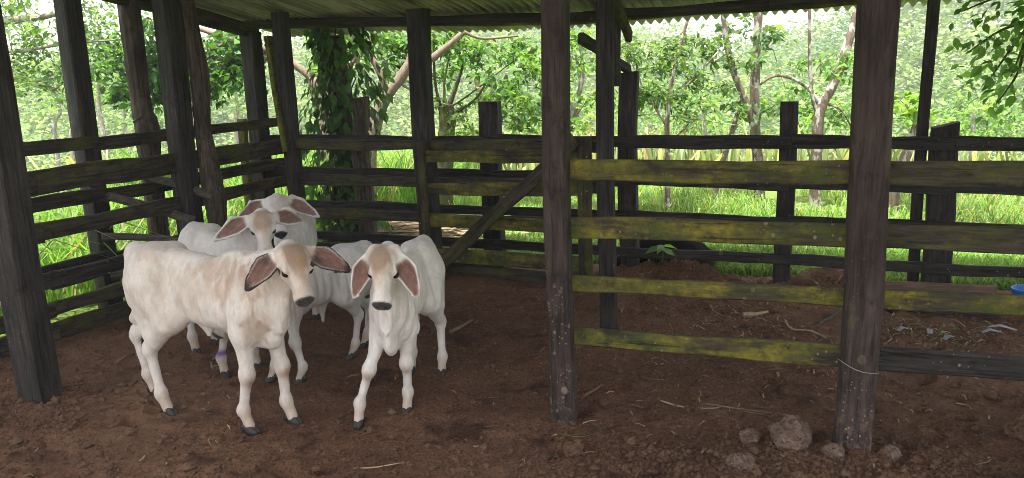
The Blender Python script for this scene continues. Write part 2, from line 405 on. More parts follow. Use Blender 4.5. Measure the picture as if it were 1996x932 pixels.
def log_post(name, parent, pts, rad, mat, seg=10, wob=.09, label=None, flat=1.):
    c = curve_pts(pts, 6); n = len(c); rs = np.interp(np.linspace(0, len(rad) - 1, n), range(len(rad)), rad)
    base = Vector(pts[0])
    v, f = tube([p - base for p in c], list(rs), seg, wob, int(abs(pts[0][0]) * 977))
    o = link(name, mesh_np(name, v, f, mat), parent); o.location = base - (Vector(parent.location) if parent else Vector())
    if label: o['label'] = label
    return o
R18 = -.313; R22 = -.371; RL = -.481 + math.pi / 2 * 0
BC = np.array((.951, -.308))                                              # direction of the front post row

# ------------------------------------------------------------------ shed: posts, beams, corrugated roof
shed = thing('cattle_shed', 'open timber cattle shed with rusty green corrugated metal roof on dark posts', 'shed', (-.2, 5.0, 0))
def roof_z(x, y):                                                         # underside of the sheets
    u = x * ND[0] + y * ND[1]; vv = x * DD[0] + y * DD[1]
    sag = .055 * math.exp(-((vv + 2.0) / 1.6) ** 2)
    return 2.140 + .172 * (6.28 - u) - sag
post('post', shed, -2.56, 4.08, -.2, roof_z(-2.56, 4.08), .155, .155, R18, M['post'], label='leaning black corner post splashed with mud', seg=12)
post('post', shed, .215, 3.58, -.2, roof_z(.2, 3.58), .105, .115, R18, M['post_brown'], label='purple-brown post at the end of the mossy front rails', seg=12)
post('post', shed, 1.435, 3.20, -.2, roof_z(1.43, 3.2), .142, .142, R18, M['post_brown'], label='thick reddish-brown mud-splashed front post', seg=12)
post('post', shed, .595, 4.95, -.2, roof_z(.6, 4.95), .098, .10, R18, M['post'], label='slim black post behind the front rails')
post('post', shed, -.685, 6.60, -.2, 2.15, .155, .13, R22, M['post'], label='black post at the hinge side of the gate')
post('post', shed, -1.895, 7.10, -.2, roof_z(-1.9, 7.1), .115, .12, R22, M['post'], lean=(.0, -.02), label='corner post where left and rear fences meet')
post('post', shed, -2.50, 6.20, -.2, roof_z(-2.5, 6.2), .15, .15, R22 - .1, M['post'], label='thick left post with a split grey face', seg=12)
post('post', shed, -2.30, 7.50, -.2, 2.06, .14, .15, R22, M['post'], label='far left corner post under the eave beam')
post('post', shed, -3.10, 5.97, -.2, roof_z(-3.1, 5.97), .15, .13, R22 - .2, M['post'], label='tall left outer post with lit grey side')
post('post', shed, 2.90, 5.66, -.2, roof_z(2.9, 5.66) - .02, .075, .06, R22, M['post'], label='slender tall post behind the right rails')
log_post('post', shed, [(-2.88, 6.46, -.2), (-2.875, 6.46, .8), (-2.862, 6.455, 1.30), (-2.88, 6.45, 1.5), (-2.875, 6.44, 2.27)], [.082, .082, .095, .078, .082], M['log'], label='knotty round post with a bulge')
log_post('post', shed, [(-2.29, 6.27, -.2), (-2.31, 6.25, .55), (-2.32, 6.27, .78), (-2.36, 6.29, 1.3), (-2.34, 6.29, 1.72), (-2.40, 6.30, roof_z(-2.40, 6.30))], [.080, .076, .09, .062, .072, .055], M['log'], label='crooked bark-covered log post')
# braces round the rear
timber('brace', shed, (-2.02, 7.14, 2.0), (-1.93, 7.06, 1.02), .05, .11, M['post_moss'], up=(0.4, 1, 0), label='yellow mossy board leaning on the corner post')
timber('brace', shed, (.50, 5.45, 1.86), (.93, 6.33, 1.63), .05, .075, M['rail_dark'], seg=4, label='short horizontal tie board')
timber('brace', shed, (.62, 5.35, 2.30), (.94, 6.30, 1.88), .05, .10, M['rail_green'], seg=4, label='yellow mossy sloping brace under the roof')
post('brace', shed, .80, 6.00, 1.52, 2.18, .07, .05, R22, M['post'], label='short hanging upright under the beam')
# rear beam, sagging, in three lengths
bz = [(-2.36, 2.15), (-.66, 2.082), (.62, 2.043), (1.9, 2.068), (4.6, 2.15)]
for (xa, za), (xb, zb) in zip(bz[:-1], bz[1:]):
    ya = 7.52 - (xa + 2) * .3896; yb = 7.52 - (xb + 2) * .3896
    timber('beam', shed, (xa, ya, za), (xb - .004, yb, zb), .10, .072, M['rail_dark'], seg=8)
    timber('beam', shed, (xa, ya + .10, za - .022), (xb - .004, yb + .10, zb - .022), .06, .05, M['rail_green'], seg=8)
# left beam sloping with the roof
pl0 = np.array((-3.064, 5.15)) + LN * .4
for a0, a1 in ((-3.4, .2), (.204, 2.52)):
    q0 = pl0 + LV * a0; q1 = pl0 + LV * a1
    timber('beam', shed, (*q0, roof_z(*q0) - .085), (*q1, roof_z(*q1) - .085), .07, .13, M['rail'], seg=9)
for uu in (4.3, 3.0):                                                      # inner purlins nearer the viewer
    for a0, a1 in ((-5.2, -1.0), (-.99, 4.2)):
        pa = ND * uu + DD * a0; pb = ND * uu + DD * a1
        timber('beam', shed, (*pa, roof_z(*pa) - .055), (*pb, roof_z(*pb) - .055), .08, .10, M['rail_dark'], seg=8)
# corrugated sheets, each its own piece
def sheet_mat(name, c1, c2, moss, amt):
    s = NT(name); v = s.coords(offs_random=True)
    n = s.noise(v, 3, 7, .65); c = s.mix(s.fl(n, .35, .65), c1, c2)
    n2 = s.noise(s.coords((2.2, .7, 1), offs_random=True), 4, 8, .7); c = s.mix(s.fl(n2, .62 - amt * .3, .75 - amt * .3), c, moss)
    n3 = s.noise(v, 45, 4, .7); c = s.mix(s.fl(n3, .58, .7, 0, .5), c, tuple(x * .3 for x in c1))
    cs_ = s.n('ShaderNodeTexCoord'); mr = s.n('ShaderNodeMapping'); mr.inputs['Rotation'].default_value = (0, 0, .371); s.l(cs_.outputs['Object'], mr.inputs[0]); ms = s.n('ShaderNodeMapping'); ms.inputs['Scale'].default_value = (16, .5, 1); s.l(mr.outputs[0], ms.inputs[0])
    ridge_shade = s.noise(ms.outputs[0], 1.6, 5, .7); c = s.mix(s.fl(ridge_shade, .46, .60, 0, .8), c, tuple(x * .28 for x in c2))  # dark streaks along the corrugations: shading between the ridges painted into the colour
    s.fin(c, .5, s.bump(n3, .3, .003), .3); s.b.inputs['Metallic'].default_value = .35
    return s.m
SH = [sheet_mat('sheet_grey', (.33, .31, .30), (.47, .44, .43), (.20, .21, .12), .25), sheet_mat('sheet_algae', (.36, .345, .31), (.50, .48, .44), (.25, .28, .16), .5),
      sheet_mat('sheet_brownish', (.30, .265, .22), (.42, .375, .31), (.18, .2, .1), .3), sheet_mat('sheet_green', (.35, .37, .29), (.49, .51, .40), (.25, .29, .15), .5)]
PITCHC = .076; SW = PITCHC * 11; A = .0185
U0, U1 = 6.95, 1.3                                                          # eave and upper edge along the slope
v0 = -5.08
for k in range(11):
    va = v0 + k * SW; nseg = 11 * 8; V = []; rr = random.Random(k)
    ush = rr.uniform(-.03, .03); nl = 8; zoff = .0045 * (k % 2)
    for j in range(nl + 1):
        u = U0 + ush + (U1 - U0) * j / nl
        for i in range(nseg + 9):
            vv = va + SW * i / nseg
            p = ND * u + DD * vv
            ph = 2 * math.pi * (vv - v0) / PITCHC
            V.append((p[0], p[1], roof_z(*p) + A + .012 + zoff + A * math.cos(ph) + (.006 * math.sin(u * 3 + k) if j else 0)))
    W_ = nseg + 9; Fq = [(j * W_ + i, j * W_ + i + 1, (j + 1) * W_ + i + 1, (j + 1) * W_ + i) for j in range(nl) for i in range(W_ - 1)]
    c0 = np.mean(V, 0); V = [tuple(np.array(q) - c0) for q in V]
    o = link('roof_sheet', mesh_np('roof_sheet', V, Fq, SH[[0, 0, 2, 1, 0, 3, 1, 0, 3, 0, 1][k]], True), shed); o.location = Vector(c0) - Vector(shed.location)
    sm = o.modifiers.new('thickness', 'SOLIDIFY'); sm.thickness = .0018; sm.offset = 1

# ------------------------------------------------------------------ fences and gate
front = thing('rail_fence', 'front fence of four thick yellow-green mossy rails between the two brown posts', 'fence', (1.2, 3.35, 0))
for i, (zb, zt, mt, mr) in enumerate(((1.178, 1.275, 'rail_green', 'rail'), (.915, 1.013, 'rail_green', 'rail'), (.662, .74, 'rail_green', 'rail_green'), (.397, .488, 'rail_green', 'rail_dark'))):
    zc = (zb + zt) / 2; hh = zt - zb
    a = np.array((.165, 3.645)); b_ = np.array((1.43, 3.645 - 1.265 * .324)); c_ = np.array((3.3, 3.645 - 3.135 * .324)); g = ND * .0
    timber('rail', front, (a[0], a[1], zc), (b_[0], b_[1], zc + .002), .032, hh, M[mt], seg=14, rag=.004)
    timber('rail', front, (b_[0] + .003, b_[1] - .001, zc + .004), (c_[0], c_[1], zc - .006), .034, hh * 1.03, M[mr], seg=14, rag=.004)
rear_in = thing('rail_fence', 'inner rear fence of green-tinged dark boards behind the calves', 'fence', (-.8, 6.65, 0))
ia = np.array((-1.93, 7.11)); ib = np.array((.78, 5.93)); idr = (ib - ia) / np.linalg.norm(ib - ia)
for zb, zt, e, mt in ((1.035, 1.122, 2.9, 'rail'), (.725, .82, 2.9, 'rail'), (.43, .52, 2.9, 'rail'), (.13, .215, 1.3, 'rail_dark'), (.105, .222, None, 'rail'), (.004, .10, None, 'rail'), (.01, .12, 1.3, 'rail')):
    s0 = .03; 
    if e is None: s0, e = 1.31, 2.75
    p = ia + idr * s0; q = ia + idr * e
    timber('rail', rear_in, (p[0], p[1], (zb + zt) / 2), (q[0], q[1], (zb + zt) / 2 + .012), .03, zt - zb, M[mt], seg=12)
outer = thing('rail_fence', 'long outer rear fence of near-black boards on squat posts', 'fence', (.5, 6.55, 0))
def oy(x): return 7.52 - (x + 2) * .3896
for zb, zt, mt in ((1.035, 1.132, 'rail_dark'), (.737, .845, 'rail_dark'), (.46, .539, 'rail_dark'), (.168, .248, 'rail_dark')):
    cuts = [-2.28, -.15, .945, 2.05, 3.03, 5.2]
    if zb == .168: cuts = [-2.28, -.15, .82, 2.9, 5.2]
    for xa, xb in zip(cuts[:-1], cuts[1:]):
        dz = random.uniform(-.006, .006)
        timber('rail', outer, (xa, oy(xa) - .09, (zb + zt) / 2 + dz), (xb - .004, oy(xb) - .09, (zb + zt) / 2 - dz), .03, zt - zb, M['rail' if (xa > 2.9 and zb < .6) else mt], seg=9)
post('post', outer, -.15, 6.80, -.2, 1.405, .165, .12, R22, M['post'], top=.0, label='thick black square-topped post')
log_post('post', outer, [(-1.33, 7.27, -.2), (-1.32, 7.27, .6), (-1.34, 7.27, 1.0), (-1.30, 7.27, 1.3), (-1.31, 7.27, 1.457)], [.085, .083, .075, .07, .088], M['log'], label='bark-covered log post with flat cut top')
post('post', outer, .945, 6.37, -.2, 1.615, .145, .10, R22, M['post'], rag=.012, top=.006, label='tall rough slab post with slanting top')
post('post', outer, 2.05, 5.94, -.2, 1.372, .125, .10, R22, M['post'], label='plain black square post with lit side')
post('post', outer, 3.02, 5.58, -.2, 1.20, .19, .14, R22, M['post'], top=.02, taper=.88, rag=.01, label='broad weathered stump post with rounded top')
post('post', outer, 4.25, oy(4.25), -.2, 1.3, .14, .12, R22, M['post'])
lin = thing('rail_fence', 'left inner fence of mossy boards running back to the corner post', 'fence', (-2.6, 6.1, 0))
lq = np.array((-3.064, 5.15))
for zb, zt, mt in ((.968, 1.13, 'rail'), (.672, .792, 'rail'), (.345, .46, 'rail_dark'), (.155, .263, 'rail'), (.0, .115, 'rail')):
    for a0, a1 in ((-2.6, .02), (.024, 1.22), (1.224, 2.29)):
        p = lq + LV * a0; q = lq + LV * a1; k = (1 if a0 < 1 else .82)
        timber('rail', lin, (p[0], p[1], (zb + zt) / 2), (q[0], q[1], (zb + zt) / 2 + (.012 if a0 > 1 else 0)), .034, (zt - zb) * k, M[mt], seg=9, rag=.008)
lout = thing('rail_fence', 'left outer fence of weathered boards beside the tall grass', 'fence', (-2.9, 6.3, 0))
for zb, zt in ((1.19, 1.28), (.80, .90), (.335, .425), (.07, .16)):
    for a0, a1 in ((-2.9, .72), (.724, 2.62)):
        p = pl0 + LV * a0 - LN * .085; q = pl0 + LV * a1 - LN * .085
        timber('rail', lout, (p[0], p[1], (zb + zt) / 2 - .004), (q[0], q[1], (zb + zt) / 2 + .012), .03, zt - zb, M['rail' if zb > .7 else 'rail_dark'], seg=10)
post('post', lout, -2.38, 7.30, -.2, 1.30, .08, .06, R22, M['post_moss'], label='short green mossy upright')
post('post', lout, -3.62, 4.95, -.2, 1.34, .10, .10, R22, M['post'])
for nm, a, b_, r in (('pole', (-2.93, 6.10, 1.01), (-2.32, 6.22, .775), .036), ('pole', (-3.02, 5.96, .845), (-2.44, 6.12, .60), .036), ('pole', (-3.05, 5.90, .545), (-2.5, 6.0, .47), .03), ('pole', (-2.98, 5.80, .27), (-2.55, 6.05, .27), .04)):
    log_post(nm, lout, [a, tuple((Vector(a) + Vector(b_)) / 2 + Vector((0, 0, .012))), b_], [r, r * .9, r * 1.1], M['rail_grey'], 7, .06)
gate = thing('farm_gate', 'wooden gate of mossy boards with a long diagonal brace', 'gate', (-.1, 6.15, 0))
ga = np.array((-.735, 6.46)); gb = np.array((.62, 5.851)); gd = (gb - ga) / np.linalg.norm(gb - ga); gn = np.array((gd[1], -gd[0]))
def gp(t, z, off=0): q = ga + gd * t + gn * off; return (q[0], q[1], z)
post('stile', gate, *gp(.045, 0, .03)[:2], .06, 1.128, .095, .035, R22 - .05, wood_mat('mossy_stile_wood', (.02, .017, .013), (.065, .05, .036), moss_amt=.6, axis='Z', moss=(.05, .06, .012), mosscol2=(.10, .10, .02)))
post('stile', gate, *gp(1.42, 0, .03)[:2], .08, 1.172, .105, .035, R22 - .05, bpy.data.materials['mossy_stile_wood'])
for (za, zb_), hh in zip(((1.003, 1.024), (.748, .776), (.482, .495), (.20, .207)), (.097, .095, .108, .115)):
    timber('rail', gate, gp(.02, za), gp(1.46, zb_ + .006), .028, hh, M['rail_green'], seg=10)
timber('brace', gate, gp(.10, .05, .066), gp(1.36, 1.16, .066), .028, .105, M['rail'], seg=10)
stiles = [o for o in gate.children if o.name.startswith('stile')]
for k_, zs in ((0, (1.0, .75, .48, .2)), (1, (1.02, .77, .49, .21))):
    for z in zs:
        for dx_ in (-.022, .02):
            v_, f_ = tube([(dx_, -.016, z + dx_ * .5 - (.06, .08)[k_]), (dx_, -.0215, z + dx_ * .5 - (.06, .08)[k_])], .0045, 6); link('nail', mesh_np('nail', v_, f_, M['wire']), stiles[k_])
# ------------------------------------------------------------------ calves: one continuous skin each, polygonised from a blended distance field
def _n(v): v = np.asarray(v, float); return v / np.linalg.norm(v)
def sd_cone(P, a, b, ra, rb, sq=None):
    a = np.asarray(a, float); b = np.asarray(b, float); ab = b - a; t = np.clip(((P - a) @ ab) / (ab @ ab), 0, 1)
    q = P - (a + t[:, None] * ab)
    if sq is not None:                                   # squash along a direction: (dir, factor>1 makes it thinner there)
        dn = _n(sq[0]); c = q @ dn; q = q + np.outer(c * (sq[1] - 1), dn)
    return np.linalg.norm(q, axis=1) - (ra + (rb - ra) * t)
def sd_ell(P, c, R, r):
    q = (P - np.asarray(c, float)) @ np.asarray(R).T; r = np.asarray(r, float)
    k0 = np.linalg.norm(q / r, axis=1) + 1e-9; k1 = np.linalg.norm(q / r ** 2, axis=1) + 1e-9
    return k0 * (k0 - 1) / k1
def smin(a, b, k):
    h = np.maximum(k - np.abs(a - b), 0) / k; return np.minimum(a, b) - h * h * k * .25
def smax(a, b, k): return -smin(-a, -b, k)
I3 = np.eye(3)
def pitchR(ang):                                          # ellipsoid axes turned in the x-z plane
    c, s_ = math.cos(ang), math.sin(ang); return np.array([[c, 0, s_], [0, 1, 0], [-s_, 0, c]])

HX = .92
class Calf:
    def __init__(s, spec):
        s.__dict__.update(spec); s.prims = []
        hd = _n(s.heading); s.X = np.array([hd[0], hd[1], 0]); s.Yv = np.array([-hd[1], hd[0], 0]); s.o = np.array([*s.center, 0.])
        s.R = np.stack([s.X, s.Yv, [0, 0, 1.]])           # world -> local rows
        s.loc = lambda p: (np.asarray(p, float) - s.o) @ s.R.T
        s.wor = lambda p: np.asarray(p, float) @ s.R + s.o
        s.build()
    def build(s):
        h, L = s.h, s.L; P = s.prims; k = h / .87
        # torso stations: x fraction, top, bottom (of h), half width
        st = np.array([(-.52, .80, .68, .035), (-.50, .90, .60, .085), (-.455, .975, .56, .118), (-.36, 1.008, .58, .142), (-.25, 1.012, .60, .146), (-.10, .985, .575, .148), (.05, .965, .555, .156), (.2, .955, .555, .154), (.32, .96, .565, .136), (.42, .945, .57, .112), (.49, .89, .575, .076), (.525, .80, .60, .042)])
        xs = np.linspace(-.54, .54, 241); cols = []
        for j in (1, 2, 3):
            c = np.interp(xs, st[:, 0], st[:, j]); ker = np.hanning(13); ker /= ker.sum(); cp = np.pad(c, 6, mode='edge'); cols.append(np.convolve(cp, ker, 'valid'))
        cols[1] = cols[1] + s.lift * smooth(-.1, .3, xs)
        belly = s.wid
        def torso(Q):
            x = Q[:, 0] / L; zt = np.interp(x, xs, cols[0]) * h; zb = np.interp(x, xs, cols[1]) * h; hw = np.interp(x, xs, cols[2]) * k * belly
            zc = (zt + zb) / 2; hh = (zt - zb) / 2; v = np.clip((Q[:, 2] - zc) / hh, -3, 3)
            wy = Q[:, 1] / (hw * (1 - .20 * np.clip(v, -1, 1.2)))
            rho = (np.abs(wy) ** 2.25 + np.abs(v) ** 2.25) ** (1 / 2.25)
            d = (rho - 1) * np.minimum(hw, hh) * .85
            return np.maximum(d, np.abs(Q[:, 0] - .0) - .53 * L)
        P.append((torso, 0))
        add = lambda f, kk: P.append((f, kk))
        cone = lambda a, b, ra, rb, kk=.03, sq=None: add(lambda Q: sd_cone(Q, a, b, ra * k, rb * k, sq), kk)
        ell = lambda c, r, kk=.04, R=I3: add(lambda Q: sd_ell(Q, c, R, np.asarray(r) * k), kk)
        # hip bones, tail head, rump muscles, withers, ribs
        for sg in (1, -1):
            ell((-.25 * L, sg * .098 * k * s.wid, .955 * h), (.05, .03, .035), .06)
            ell((-.47 * L, sg * .05 * k * s.wid, .93 * h), (.045, .025, .035), .05)
            ell((-.33 * L, sg * .085 * k * s.wid, .80 * h), (.14, .06, .15), .06, pitchR(.25))
            ell((.36 * L, sg * .095 * k * s.wid, .74 * h), (.075, .036, .17), .05, pitchR(-.25))
        ell((.30 * L, 0, .955 * h), (.12, .045, .045), .06)
        ell((-.485 * L, 0, .965 * h), (.05, .028, .03), .04)
        # belly fold / navel flap
        if s.navel: cone((.0 * L, 0, .55 * h), (-.0 * L, 0, (.53 - s.navel) * h), .04, .015, .05, ((0, 1, 0), 2.0))
        # legs
        s.hoofs = []
        for (wx, wy), side, fore in zip(s.hooves, (1, -1, 1, -1), (1, 1, 0, 0)):
            f = s.loc((wx, wy, 0)); fx_, fy_ = f[0], f[1]
            hy = side * .095 * k * s.wid
            if fore:
                sh = np.array((.37 * L, hy, .70 * h)); el = np.array((.34 * L + .25 * (fx_ - .36 * L), hy * 1.05, (.575 + s.lift * .8) * h)); ft = np.array((fx_ - .02, fy_, .125 * h))
                kn = el + (ft - el) * .53 + np.array((.022 * k, 0, 0)); pa = np.array((fx_ + .012, fy_, .055 * h))
                cone(sh, el, .062, .056, .05); cone(el, kn, .052, .029, .035); ell(kn, (.036, .034, .046), .025)
                cone(kn, ft, .027, .0225, .025); ell(ft, (.028, .028, .034), .025); cone(ft, pa + (0, 0, -.02), .026, .027, .02)
                s.hoofs.append((pa, f)); s.__dict__.setdefault('knees', []).append(kn); s.__dict__.setdefault('fets', []).append(ft)
            else:
                hp = np.array((-.30 * L, hy * 1.0, .80 * h)); sf = np.array((-.20 * L + .3 * (fx_ + .36 * L), hy * 1.2, .60 * h)); ft = np.array((fx_ - .03, fy_, .125 * h))
                hk = np.array((fx_ - .075 * k, fy_ * .75 + hy * .25, .375 * h)); pa = np.array((fx_ + .008, fy_, .055 * h))
                cone(hp, sf, .095, .072, .06); cone((-.38 * L, hy * .9, .78 * h), hk + (0.01, 0, .10), .066, .034, .06)
                cone(sf, hk, .066, .031, .045); ell(hk + (-.010 * k, 0, .012), (.037, .026, .046), .025)
                cone(hk, ft, .029, .0235, .025); ell(ft, (.029, .028, .034), .025); cone(ft, pa + (0, 0, -.02), .027, .027, .02)
                s.hoofs.append((pa, f)); s.__dict__.setdefault('hocks', []).append(hk); s.__dict__.setdefault('fets', []).append(ft)
        # head frame
        hp = s.loc(s.head); d = s.R @ _n(s.face); up = s.R @ np.array(s.up if 'up' in s.__dict__ else (0, 0, 1.)); sd = _n(np.cross(up, d)); up = np.cross(d, sd)
        s.hR = np.stack([d, sd, up]); s.hp = hp; q = s.hs                                  # head scale
        H = lambda x, y, z: hp + (np.array((x * HX, y, z)) * q) @ s.hR
        s.H = H; hR = s.hR
        he = lambda c, r, kk=.03: add(lambda Q: sd_ell(Q, H(*c), hR, np.asarray(r) * q * np.array((.86, 1, 1))), kk)
        hc = lambda a, b, ra, rb, kk=.03, sq=None: add(lambda Q: sd_cone(Q, H(*a), H(*b), ra * q, rb * q, sq), kk)
        # neck
        nb = np.array((.34 * L, 0, .80 * h)); nb2 = np.array((.40 * L, 0, .66 * h)); nk = H(-.10, 0, -.045)
        mid = (nb + nk) / 2 + np.array(s.neckmid if 'neckmid' in s.__dict__ else (0, 0, -.01))
        sqd = (np.cross(_n(nk - nb), (0, 0, 1.)), 1.22)
        add(lambda Q: sd_cone(Q, nb, mid, .100 * k, .076 * k, sqd), .08); add(lambda Q: sd_cone(Q, mid, nk, .076 * k, .060 * k, sqd), .05)
        add(lambda Q: sd_cone(Q, nb2, (mid + nk) / 2 + (0, 0, -.05), .068 * k, .045 * k, sqd), .06)
        # dewlap: thin hanging fold from throat to brisket
        dl = s.dewlap; th = H(-.02, 0, -.085); br = np.array((.43 * L, 0, (.61 + s.lift - dl) * h)); lat = _n(np.cross(_n(br - th + 1e-3), np.array((1., 0, 0))) if abs(_n(br - th)[0]) < .9 else (0, 1, 0))
        mdl = (th + br) / 2 + np.array((-.03, 0, -.0))
        add(lambda Q: sd_cone(Q, th, mdl, .040 * k, .048 * k, ((0, 1, 0), 2.4)), .06); add(lambda Q: sd_cone(Q, mdl, br, .048 * k, .030 * k, ((0, 1, 0), 1.9)), .07)
        add(lambda Q: sd_cone(Q, br, np.array((.22 * L, 0, (.575 + s.lift) * h)), .034 * k, .05 * k, ((0, 1, 0), 1.6)), .07)
        # skull
        he((-.035, 0, .012), (.088, .082, .074)); he((.005, 0, .030), (.075, .070, .050), .03)
        hc((.0, 0, -.012), (.165, 0, -.022), .062, .040, .04, (hR[1], 1.05)); hc((.10, 0, .018), (.185, 0, .004), .036, .030, .03)
        he((.195, 0, -.022), (.044, .046, .041), .03); he((.206, 0, -.047), (.030, .034, .020), .02)
        he((.07, 0, -.056), (.10, .038, .036), .03)
        for sg in (1, -1):
            he((.01, sg * .046, -.043), (.062, .028, .046), .03)                             # cheek
            he((.030, sg * .066, .026), (.030, .016, .018), .018)                            # brow
            he((.212, sg * .027, -.010), (.020, .018, .018), .015)                           # nostril wing
            add(('sub', lambda Q, sg=sg: sd_ell(Q, H(.234, sg * .026, -.014), hR, np.array((.018, .012, .009)) * q)), .010)
            add(('sub', lambda Q, sg=sg: sd_ell(Q, H(.048, sg * .080, .008), hR, np.array((.024, .014, .016)) * q)), .010)
        add(('sub', lambda Q: sd_ell(Q, H(.215, 0, -.052), hR, np.array((.036, .058, .0035)) * q)), .006)
        # ears
        s.ears = []
        for sg, (edir, enrm, el_, ew) in zip((1, -1), s.ear):
            e0 = H(-.055, sg * .072, .018)
            ed = _n(s.R @ np.asarray(edir, float)); en = s.R @ np.asarray(enrm, float); en = _n(en - ed * (en @ ed)); es = np.cross(en, ed); s.ears.append((e0, ed, es, en, el_, ew, sg))
            def ear(Q, e0=e0, ed=ed, es=es, en=en, el_=el_, ew=ew, sg=sg):
                r = Q - e0; u = (r @ ed) / el_; v = r @ es + sg * .13 * el_ * np.clip(u, 0, 1.1) ** 2; w_ = r @ en
                uc = np.clip(u, 0, 1); hw = ew * (np.clip(uc / .42, 0, 1) ** .55 * .72 + .28) * np.clip((1 - uc) / .62, 0, 1) ** .62
                cup = .55 * v * v / ew - .012 - .05 * el_ * uc * uc * 0
                t = .0045 + .018 * np.exp(-(uc / .13) ** 2)
                a = np.abs(v) - hw; b = np.abs(w_ - cup) - t; c_ = np.abs(u - .5) * el_ - .5 * el_
                a = np.maximum(a, c_); o_ = np.sqrt(np.maximum(a, 0) ** 2 + np.maximum(b, 0) ** 2) + np.minimum(np.maximum(a, b), 0)
                return (o_ - .003) * .85
            add(ear, .02)
            P.append((lambda Q, e0=e0, ed=ed: sd_cone(Q, e0 - ed * .03, e0 + ed * .03, .030 * q, .020 * q), .025))
        # tail
        tl = [np.array((-.50 * L, 0, .945 * h)), np.array((-.535 * L, 0, .80 * h)), np.array((-.535 * L, s.tail * .3, .60 * h)), np.array((-.52 * L, s.tail, .42 * h))]
        for a, b, ra, rb in zip(tl[:-1], tl[1:], (.026, .018, .014), (.018, .014, .010)): cone(a, b, ra, rb, .02)
        s.tailtip = tl[-1]
    def f(s, Q):
        Q = np.asarray(Q, float); d = None
        for pr, k in s.prims:
            if isinstance(pr, tuple): d = smax(d, -pr[1](Q), k)
            else:
                e = pr(Q); d = e if d is None else smin(d, e, k)
        fold = np.abs(vnoise(Q * np.array((34, 34, 5.)), 12) - .5) * smooth(.22 * s.L, .36 * s.L, Q[:, 0]) * smooth(.46 * s.h, .56 * s.h, Q[:, 2]) * (np.linalg.norm(Q - s.hp, axis=1) > .2 * s.hs)
        rib = np.sin(Q[:, 0] * 2 * math.pi / .052 + Q[:, 2] * 9) * np.exp(-((Q[:, 0] - .06) / .16) ** 2 - ((Q[:, 2] - .74 * s.h) / .11) ** 2)
        x_, z_ = Q[:, 0] / s.L, Q[:, 2] / s.h; ay = smooth(.03, .08, np.abs(Q[:, 1]))
        crs = .008 * np.exp(-((x_ - .255 - .10 * (z_ - .7)) / .020) ** 2) * smooth(.55, .62, z_) * smooth(.93, .85, z_)
        crs = crs + .014 * np.exp(-((x_ + .135) / .065) ** 2 - ((z_ - .83) / .075) ** 2) + .010 * np.exp(-((x_ + .165 + .15 * (z_ - .7)) / .022) ** 2) * smooth(.54, .6, z_) * smooth(.88, .78, z_)
        crs = crs + .007 * np.exp(-((x_ - .43 + .2 * (z_ - .7)) / .02) ** 2) * smooth(.5, .58, z_) * smooth(.92, .84, z_) + .006 * np.exp(-((x_ + .40 - .35 * (z_ - .7)) / .02) ** 2) * smooth(.5, .6, z_) * smooth(.9, .8, z_)
        d = d + crs * ay
        return d - fold * .018 + rib * .0036 + (vnoise(Q * 26, 3) - .5) * .0024 + (vnoise(Q * np.array((9, 9, 4.)), 8) - .5) * .006
    def mesh(s, res):
        B = 4; big = res * B
        lo = np.array((-.62 * s.L, -.42, -.0)); hi = np.array((.62 * s.L, .42, s.h * 1.08))
        ext = [s.hp + s.hR[0] * .3, s.hp - s.hR[0] * .15] + [e[0] + e[1] * e[4] for e in s.ears] + [e[0] + e[1] * e[4] + e[2] * e[5] for e in s.ears] + [f_ for _, f_ in s.hoofs]
        lo = np.minimum(lo, np.min(ext, 0) - .1); hi = np.maximum(hi, np.max(ext, 0) + .1); lo[2] = .008
        n = np.ceil((hi - lo) / big).astype(int) + 1
        ax = [lo[i] + np.arange(n[i] + 1) * big for i in range(3)]
        G = np.stack(np.meshgrid(*[a[:-1] + big / 2 for a in ax], indexing='ij'), -1).reshape(-1, 3)
        dc = s.f(G); act = (np.abs(dc) < big * 1.45).reshape(n); sgn = dc.reshape(n)
        # dense fine field, filled only near the skin
        N = n * B + 1
        D = np.full(N, 1., np.float32)
        for dx in range(1): D[:-1, :-1, :-1] = np.repeat(np.repeat(np.repeat(np.where(sgn < 0, -1., 1.), B, 0), B, 1), B, 2)
        ai = np.argwhere(act); loc_ = np.stack(np.meshgrid(*[np.arange(B + 1)] * 3, indexing='ij'), -1).reshape(-1, 3)
        ids = (ai[:, None, :] * B + loc_[None]).reshape(-1, 3)
        key = np.unique((ids[:, 0] * N[1] + ids[:, 1]) * N[2] + ids[:, 2])
        ii = np.stack([key // (N[1] * N[2]), key // N[2] % N[1], key % N[2]], -1)
        vals = np.concatenate([s.f(lo + c * res) for c in np.array_split(ii, max(1, len(ii) // 60000))])
        D[ii[:, 0], ii[:, 1], ii[:, 2]] = vals
        # surface nets
        S = D < 0
        c8 = [S[a:N[0] - 1 + a, b:N[1] - 1 + b, c:N[2] - 1 + c] for a in (0, 1) for b in (0, 1) for c in (0, 1)]
        cnt = sum(c.astype(np.int8) for c in c8); cells = np.argwhere((cnt > 0) & (cnt < 8))
        vid = np.full(tuple(N - 1), -1, np.int32); vid[cells[:, 0], cells[:, 1], cells[:, 2]] = np.arange(len(cells))
        acc = np.zeros((len(cells), 3)); num = np.zeros(len(cells))
        cor = [(a, b, c) for a in (0, 1) for b in (0, 1) for c in (0, 1)]
